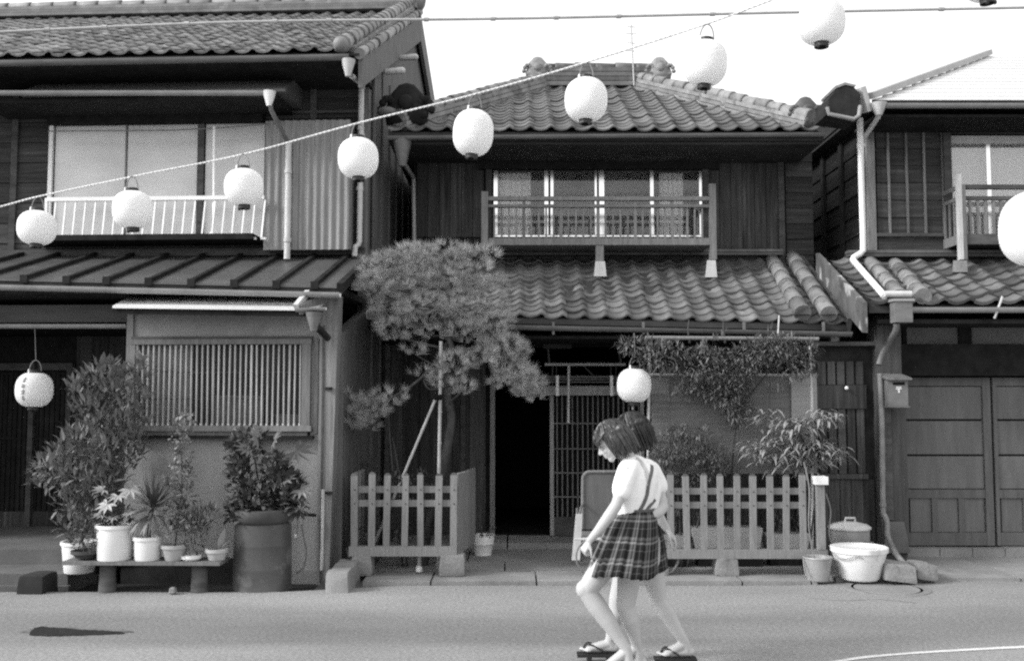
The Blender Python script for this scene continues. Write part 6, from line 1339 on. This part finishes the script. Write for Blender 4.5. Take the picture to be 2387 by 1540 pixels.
def plaid():
    m = bpy.data.materials.new("plaid_cloth"); m.use_nodes = True; nt = m.node_tree; N = nt.nodes.new; Lk = nt.links.new; bs = nt.nodes["Principled BSDF"]; bs.inputs['Roughness'].default_value = .9; bs.inputs['Specular IOR Level'].default_value = .1
    uv = N("ShaderNodeUVMap"); sp = N("ShaderNodeSeparateXYZ"); Lk(uv.outputs[0], sp.inputs[0]); outs = []
    for ax, n in ((0, 11.0), (1, 3.0)):
        mu = N("ShaderNodeMath"); mu.operation = 'MULTIPLY'; mu.inputs[1].default_value = n; Lk(sp.outputs[ax], mu.inputs[0]); fr = N("ShaderNodeMath"); fr.operation = 'FRACT'; Lk(mu.outputs[0], fr.inputs[0])
        cr = N("ShaderNodeValToRGB"); cr.color_ramp.interpolation = 'LINEAR'; e = cr.color_ramp.elements; e[0].position = 0; e[0].color = (0, 0, 0, 1); e[1].position = 1; e[1].color = (0, 0, 0, 1)
        for p, v in ((.12, .0), (.15, .5), (.25, .55), (.28, .1), (.34, .1), (.37, 1.0), (.43, 1.0), (.46, .08), (.70, .0), (.72, .35), (.755, .35), (.775, .0)):
            k = e.new(p); k.color = (v, v, v, 1)
        Lk(fr.outputs[0], cr.inputs[0]); outs.append(cr.outputs[0])
    ad = N("ShaderNodeMath"); ad.operation = 'ADD'; Lk(outs[0], ad.inputs[0]); Lk(outs[1], ad.inputs[1]); mr = N("ShaderNodeMapRange"); mr.inputs[2].default_value = 2; mr.inputs[3].default_value = .016; mr.inputs[4].default_value = .25; Lk(ad.outputs[0], mr.inputs[0])
    nz = N("ShaderNodeTexNoise"); nz.inputs['Scale'].default_value = 240; m2 = N("ShaderNodeMapRange"); m2.inputs[3].default_value = .75; m2.inputs[4].default_value = 1.25; Lk(nz.outputs[0], m2.inputs[0]); q = N("ShaderNodeMath"); q.operation = 'MULTIPLY'; Lk(mr.outputs[0], q.inputs[0]); Lk(m2.outputs[0], q.inputs[1]); Lk(q.outputs[0], bs.inputs['Base Color']); return m
M_plaid = plaid()
def skirt(part, waist, rw, hem, rh, axis=(1, 0), pleats=22, hem_wave=.012):
    """pleated skirt from a waist ring to a hem ring; rings given by centre and half-widths along picture / depth"""
    n = pleats*10; m = 18; vv = []; uvs = []; waist = Vector(waist); hem = Vector(hem); ax = Vector((axis[0], axis[1], 0)).normalized(); ay = Vector((-ax.y, ax.x, 0))
    for j in range(m+1):
        t = j/m; c = waist.lerp(hem, t); g = t**.65
        for i in range(n):
            a = 2*pi*i/n; fr = (i % 10)/10; saw = (fr-.5)*.9 if fr < .8 else (.8-.5-(fr-.8)*4+.0)*.9*1.0
            saw = (fr/.8-.5) if fr < .8 else (.5-(fr-.8)/.2)
            amp = (.003+.017*t); r0 = rw[0]*(1-g)+rh[0]*g; r1 = rw[1]*(1-g)+rh[1]*g
            wob = 1+.03*t*mnoise.noise(Vector((a*1.7, t*2, 4)))
            p = c+ax*cos(a)*(r0*wob+amp*saw)+ay*sin(a)*(r1*wob+amp*saw); p.z += t*hem_wave*sin(a*3+1)+t*.012*saw; vv.append(tuple(p))
    ff = []; uv = []
    for j in range(m):
        for i in range(n):
            a = j*n+i; b_ = j*n+(i+1) % n; ff.append((a, b_, b_+n, a+n)); u0, u1 = i/n, (i+1)/n; uv += [(u0, j/m), (u1, j/m), (u1, (j+1)/m), (u0, (j+1)/m)]
    me = bpy.data.meshes.new("skirt"); off = OFF[part.name]; me.from_pydata([tuple(Vector(p)-off) for p in vv], [], ff); me.materials.append(M_plaid)
    ul = me.uv_layers.new(name="UVMap"); ul.data.foreach_set("uv", [c for p in uv for c in p]); me.polygons.foreach_set("use_smooth", [True]*len(me.polygons)); me.update()
    o = bpy.data.objects.new("skirt", me); link(o, part); s = o.modifiers.new("cloth", 'SOLIDIFY'); s.thickness = .003; return o
def ribbon(part, pts, w, nrm, name="suspender_strap", m=None):
    b = MB(); pts = smoothline(pts, 6); vv = []
    for i, p in enumerate(pts):
        d = (pts[min(i+1, len(pts)-1)]-pts[max(i-1, 0)]).normalized(); s_ = d.cross(Vector(nrm)).normalized()*w/2; e = Vector(nrm)*.003; vv += [tuple(p-s_-e), tuple(p+s_-e), tuple(p+s_+e), tuple(p-s_+e)]
    ff = [(0, 1, 2, 3)]
    for i in range(len(pts)-1):
        for k in range(4): a = 4*i+k; c = 4*i+(k+1) % 4; ff.append((a, c, c+4, a+4))
    return b.add(vv, ff).build(name, m or M_strap, part)
def shirt(part, bits, crease_amp=.004):
    b = MB()
    for k in bits: chain(b, k)
    def cr(co): return co+Vector((mnoise.noise(co*9), mnoise.noise(co*9+Vector((5, 0, 0))), 0))*crease_amp*1.5+Vector((0, mnoise.noise(Vector((co.x*26, co.y*10, co.z*14))), 0))*crease_amp
    return fuse(b, "blouse", M_shirt, part, .007, 5, cr)

# --- near girl
ng = thing("person", "near girl in white blouse and plaid pleated suspender skirt, head bowed, left arm forward", "person", Vector((P5(400, 1600, 6.0).x, 6.0, 0)), "girls walking along the street")
Yn = 6.0; b = MB()
pel, wst, cst, nk = P5(432, 770, Yn+.03), P5(428, 665, Yn+.02), P5(445, 480, Yn+.03), P5(400, 352, Yn+.02)
hc = P5(288, 246, Yn); f = Vector((-.86, .14, -.5)); u = Vector((-.5, .05, .86))
b.ell(pel, (.13, .1, .11), 18, 12); b.caps(pel, wst, .1, .088, 16); b.caps(wst, P5(440, 560, Yn+.02), .086, .1, 16); b.ell(cst, (.12, .1, .13), 18, 12)
b.caps(P5(425, 400, Yn+.02), nk, .06, .045, 14); b.caps(nk, hc+Vector((.03, 0, -.02)), .045, .044, 14)
Lh, Rh = head_blob(b, hc, f, u, .94)
shl, ell_, wrl = P5(385, 415, Yn-.08), P5(318, 618, Yn-.14), P5(160, 828, Yn-.15)
chain(b, [(shl, .048), (P5(350, 530, Yn-.12), .04), (ell_, .034), (P5(270, 690, Yn-.15), .035), (P5(215, 765, Yn-.15), .029), (wrl, .0215)])
hand(b, wrl, P5(105, 915, Yn-.15)-wrl, (.75, .45, -.2), .92, 1.0, 1)
shr, elr, wrr = P5(540, 425, Yn+.14), P5(592, 632, Yn+.10), P5(505, 690, Yn-.06)
chain(b, [(shr, .048), (P5(566, 530, Yn+.13), .042), (elr, .036), (P5(560, 665, Yn+.03), .035), (wrr, .024)])
hand(b, wrr, P5(430, 694, Yn-.085)-wrr, (0, 1, .1), .9, .35, 1)
hl, kl, al = P5(395, 800, Yn-.02), P5(140, 1122, Yn-.03), P5(378, 1468, Yn-.04)
chain(b, [(hl, .078), (P5(275, 950, Yn-.025), .074), (P5(190, 1055, Yn-.03), .068), (kl, .056)], 18); b.ell(P5(128, 1115, Yn-.035), (.05, .05, .055), 14, 10)
chain(b, [(kl, .055), (P5(205, 1215, Yn-.03), .059), (P5(265, 1300, Yn-.035), .052), (P5(330, 1400, Yn-.04), .036), (al, .031)], 18)
hr, kr, ar = P5(452, 800, Yn+.10), P5(372, 1215, Yn+.08), P5(440, 1452, Yn+.09)
chain(b, [(hr, .09), (P5(400, 1010, Yn+.09), .075), (kr, .056)], 18); chain(b, [(kr, .054), (P5(402, 1300, Yn+.085), .056), (P5(425, 1385, Yn+.09), .04), (ar, .031)], 18)
G0 = .055
fa = foot(b, al, Vector((al.x-.17, al.y, 0)), G0); fb = foot(b, ar, Vector((ar.x-.17, ar.y, 0)), G0)
body = fuse(b, "body", M_skin, ng, .0055, 5)
eyes(ng, Lh, Rh, .94)
hair(ng, Lh, Rh, .88, -.11, True, 190, 3, M_hair2)
for ft in (fa, fb): geta(ng, *ft, G0-.004)
shirt(ng, [[(P5(430, 640, Yn+.02), .108), (P5(435, 560, Yn+.02), .118), (P5(448, 470, Yn+.03), .125), (P5(430, 420, Yn+.03), .1)],
           [(P5(395, 640, Yn+.0), .09), (P5(390, 520, Yn-.0), .1), (P5(400, 430, Yn-.02), .085)], [(P5(490, 630, Yn+.06), .075), (P5(505, 520, Yn+.08), .085), (P5(505, 430, Yn+.09), .07)],
           [(P5(405, 385, Yn+.01), .062), (P5(415, 420, Yn+.02), .09)],
           [(P5(390, 408, Yn-.06), .064), (P5(365, 490, Yn-.105), .056), (P5(348, 540, Yn-.12), .054)], [(P5(520, 420, Yn+.12), .066), (P5(558, 480, Yn+.135), .058), (P5(567, 510, Yn+.135), .056)],
           [(P5(400, 392, Yn-.03), .064), (P5(500, 405, Yn+.09), .062)]])
skirt(ng, P5(433, 650, Yn+.02), (.108, .108), P5(350, 1018, Yn-.0), (.2, .225), (1, .0), 22)
MB().lathe(P5(433, 655, Yn+.02), [(.11, -.016), (.112, .02), (.104, .02), (.104, -.016)], 36, 1.0, 1.0).build("waistband", M_strap, ng, smooth='auto')
from mathutils.bvhtree import BVHTree
_sh = [o for o in ng.children if o.name.startswith("blouse")][0]; _off = OFF[ng.name]
_bvh = BVHTree.FromPolygons([v.co+_off for v in _sh.data.vertices], [tuple(p.vertices) for p in _sh.data.polygons])
fr_ = Vector((.25, -.95, .1)).normalized()
def back(zx, zy, dy):   # the strap lies on the cloth of the back
    eye = Vector((0, 0, CAM_H)); d = (P5(zx, zy, Yn)-eye).normalized(); h = _bvh.ray_cast(eye, d)
    return (h[0]+h[1]*.004) if h[0] is not None else P5(zx, zy, Yn+dy)
ribbon(ng, [back(432, 345, -.045), back(455, 360, -.065), back(472, 380, -.07), back(487, 405, -.075), back(496, 430, -.08), back(501, 460, -.08), back(507, 500, -.08)], .019, fr_, m=mat("pale_strap", .4, .8, .1, 10))
ribbon(ng, [back(526, 385, .02), back(526, 410, -.01), back(522, 435, -.03), back(515, 460, -.05), back(506, 500, -.08), back(502, 525, -.08), back(498, 555, -.09), back(490, 580, -.09), back(480, 605, -.095), back(467, 630, -.1), back(455, 648, -.1)], .02, fr_)
ribbon(ng, [back(545, 585, -.02), back(520, 615, -.045), back(492, 650, -.07)], .018, fr_)

# --- far girl
fg = thing("person", "far girl mostly hidden behind the near one, hand trailing back, striding in wooden sandals", "person", Vector((P5(450, 1535, 6.36).x, 6.36, 0)), "girls walking along the street")
Yk_ = 6.36; b = MB()
pel, wst, cst, nk = P5(450, 775, Yk_), P5(445, 680, Yk_), P5(450, 510, Yk_), P5(425, 375, Yk_); hc = P5(402, 198, Yk_)
f2 = Vector((-.9, .2, -.35)); u2 = Vector((-.36, .05, .93))
b.ell(pel, (.13, .1, .11), 18, 12); b.caps(pel, wst, .1, .088, 16); b.caps(wst, P5(445, 580, Yk_), .086, .1, 16); b.ell(cst, (.12, .1, .13), 18, 12); b.caps(P5(440, 420, Yk_), nk, .06, .045, 14); b.caps(nk, hc+Vector((.02, 0, -.02)), .045, .044, 14)
Lf, Rf = head_blob(b, hc, f2, u2, .98)
sl, el2, wl2 = P5(470, 450, Yk_-.08), P5(555, 660, Yk_-.1), P5(618, 762, Yk_-.1)
chain(b, [(sl, .047), (P5(510, 560, Yk_-.1), .038), (el2, .034), (P5(585, 712, Yk_-.1), .031), (wl2, .022)]); hand(b, wl2, P5(676, 838, Yk_-.1)-wl2, (-.6, .2, -.5), 1.05, .4, -1)
sr, er2, wr2 = P5(430, 450, Yk_+.12), P5(350, 620, Yk_+.15), P5(285, 790, Yk_+.12)
chain(b, [(sr, .047), (P5(390, 540, Yk_+.13), .038), (er2, .034), (wr2, .022)]); hand(b, wr2, Vector((-.4, 0, -.9)), (.5, .3, 0), .95, .5, 1)
h1, k1, a1 = P5(425, 830, Yk_+.08), P5(322, 1180, Yk_+.06), P5(278, 1425, Yk_+.06)
chain(b, [(h1, .088), (P5(370, 1010, Yk_+.07), .072), (k1, .053)], 18); chain(b, [(k1, .052), (P5(318, 1260, Yk_+.06), .053), (P5(295, 1350, Yk_+.06), .038), (a1, .03)], 18)
h2, k2, a2 = P5(495, 830, Yk_-.06), P5(565, 1172, Yk_-.05), P5(722, 1428, Yk_-.05)
chain(b, [(h2, .09), (P5(530, 1000, Yk_-.06), .074), (k2, .055)], 18); chain(b, [(k2, .053), (P5(612, 1250, Yk_-.05), .055), (P5(668, 1345, Yk_-.05), .041), (a2, .031)], 18)
G1 = .062
fc = foot(b, a1, P5(128, 1490, Yk_+.06), G1); fd = foot(b, a2, P5(585, 1500, Yk_-.05), G1)
fuse(b, "body", M_skin, fg, .0055, 5); eyes(fg, Lf, Rf, .98); hair(fg, Lf, Rf, .95, -.115, True, 160, 8)
for ft in (fc, fd): geta(fg, *ft, G1-.004)
shirt(fg, [[(P5(447, 660, Yk_), .108), (P5(447, 580, Yk_), .115), (P5(452, 500, Yk_), .122), (P5(445, 440, Yk_), .1)], [(P5(445, 400, Yk_), .062), (P5(445, 430, Yk_), .085)], [(P5(450, 435, Yk_-.06), .068), (P5(492, 530, Yk_-.09), .06)], [(P5(440, 435, Yk_+.1), .066), (P5(402, 530, Yk_+.13), .058)]])
skirt(fg, P5(452, 670, Yk_), (.105, .1), P5(432, 985, Yk_), (.195, .18), (1, .05), 20)
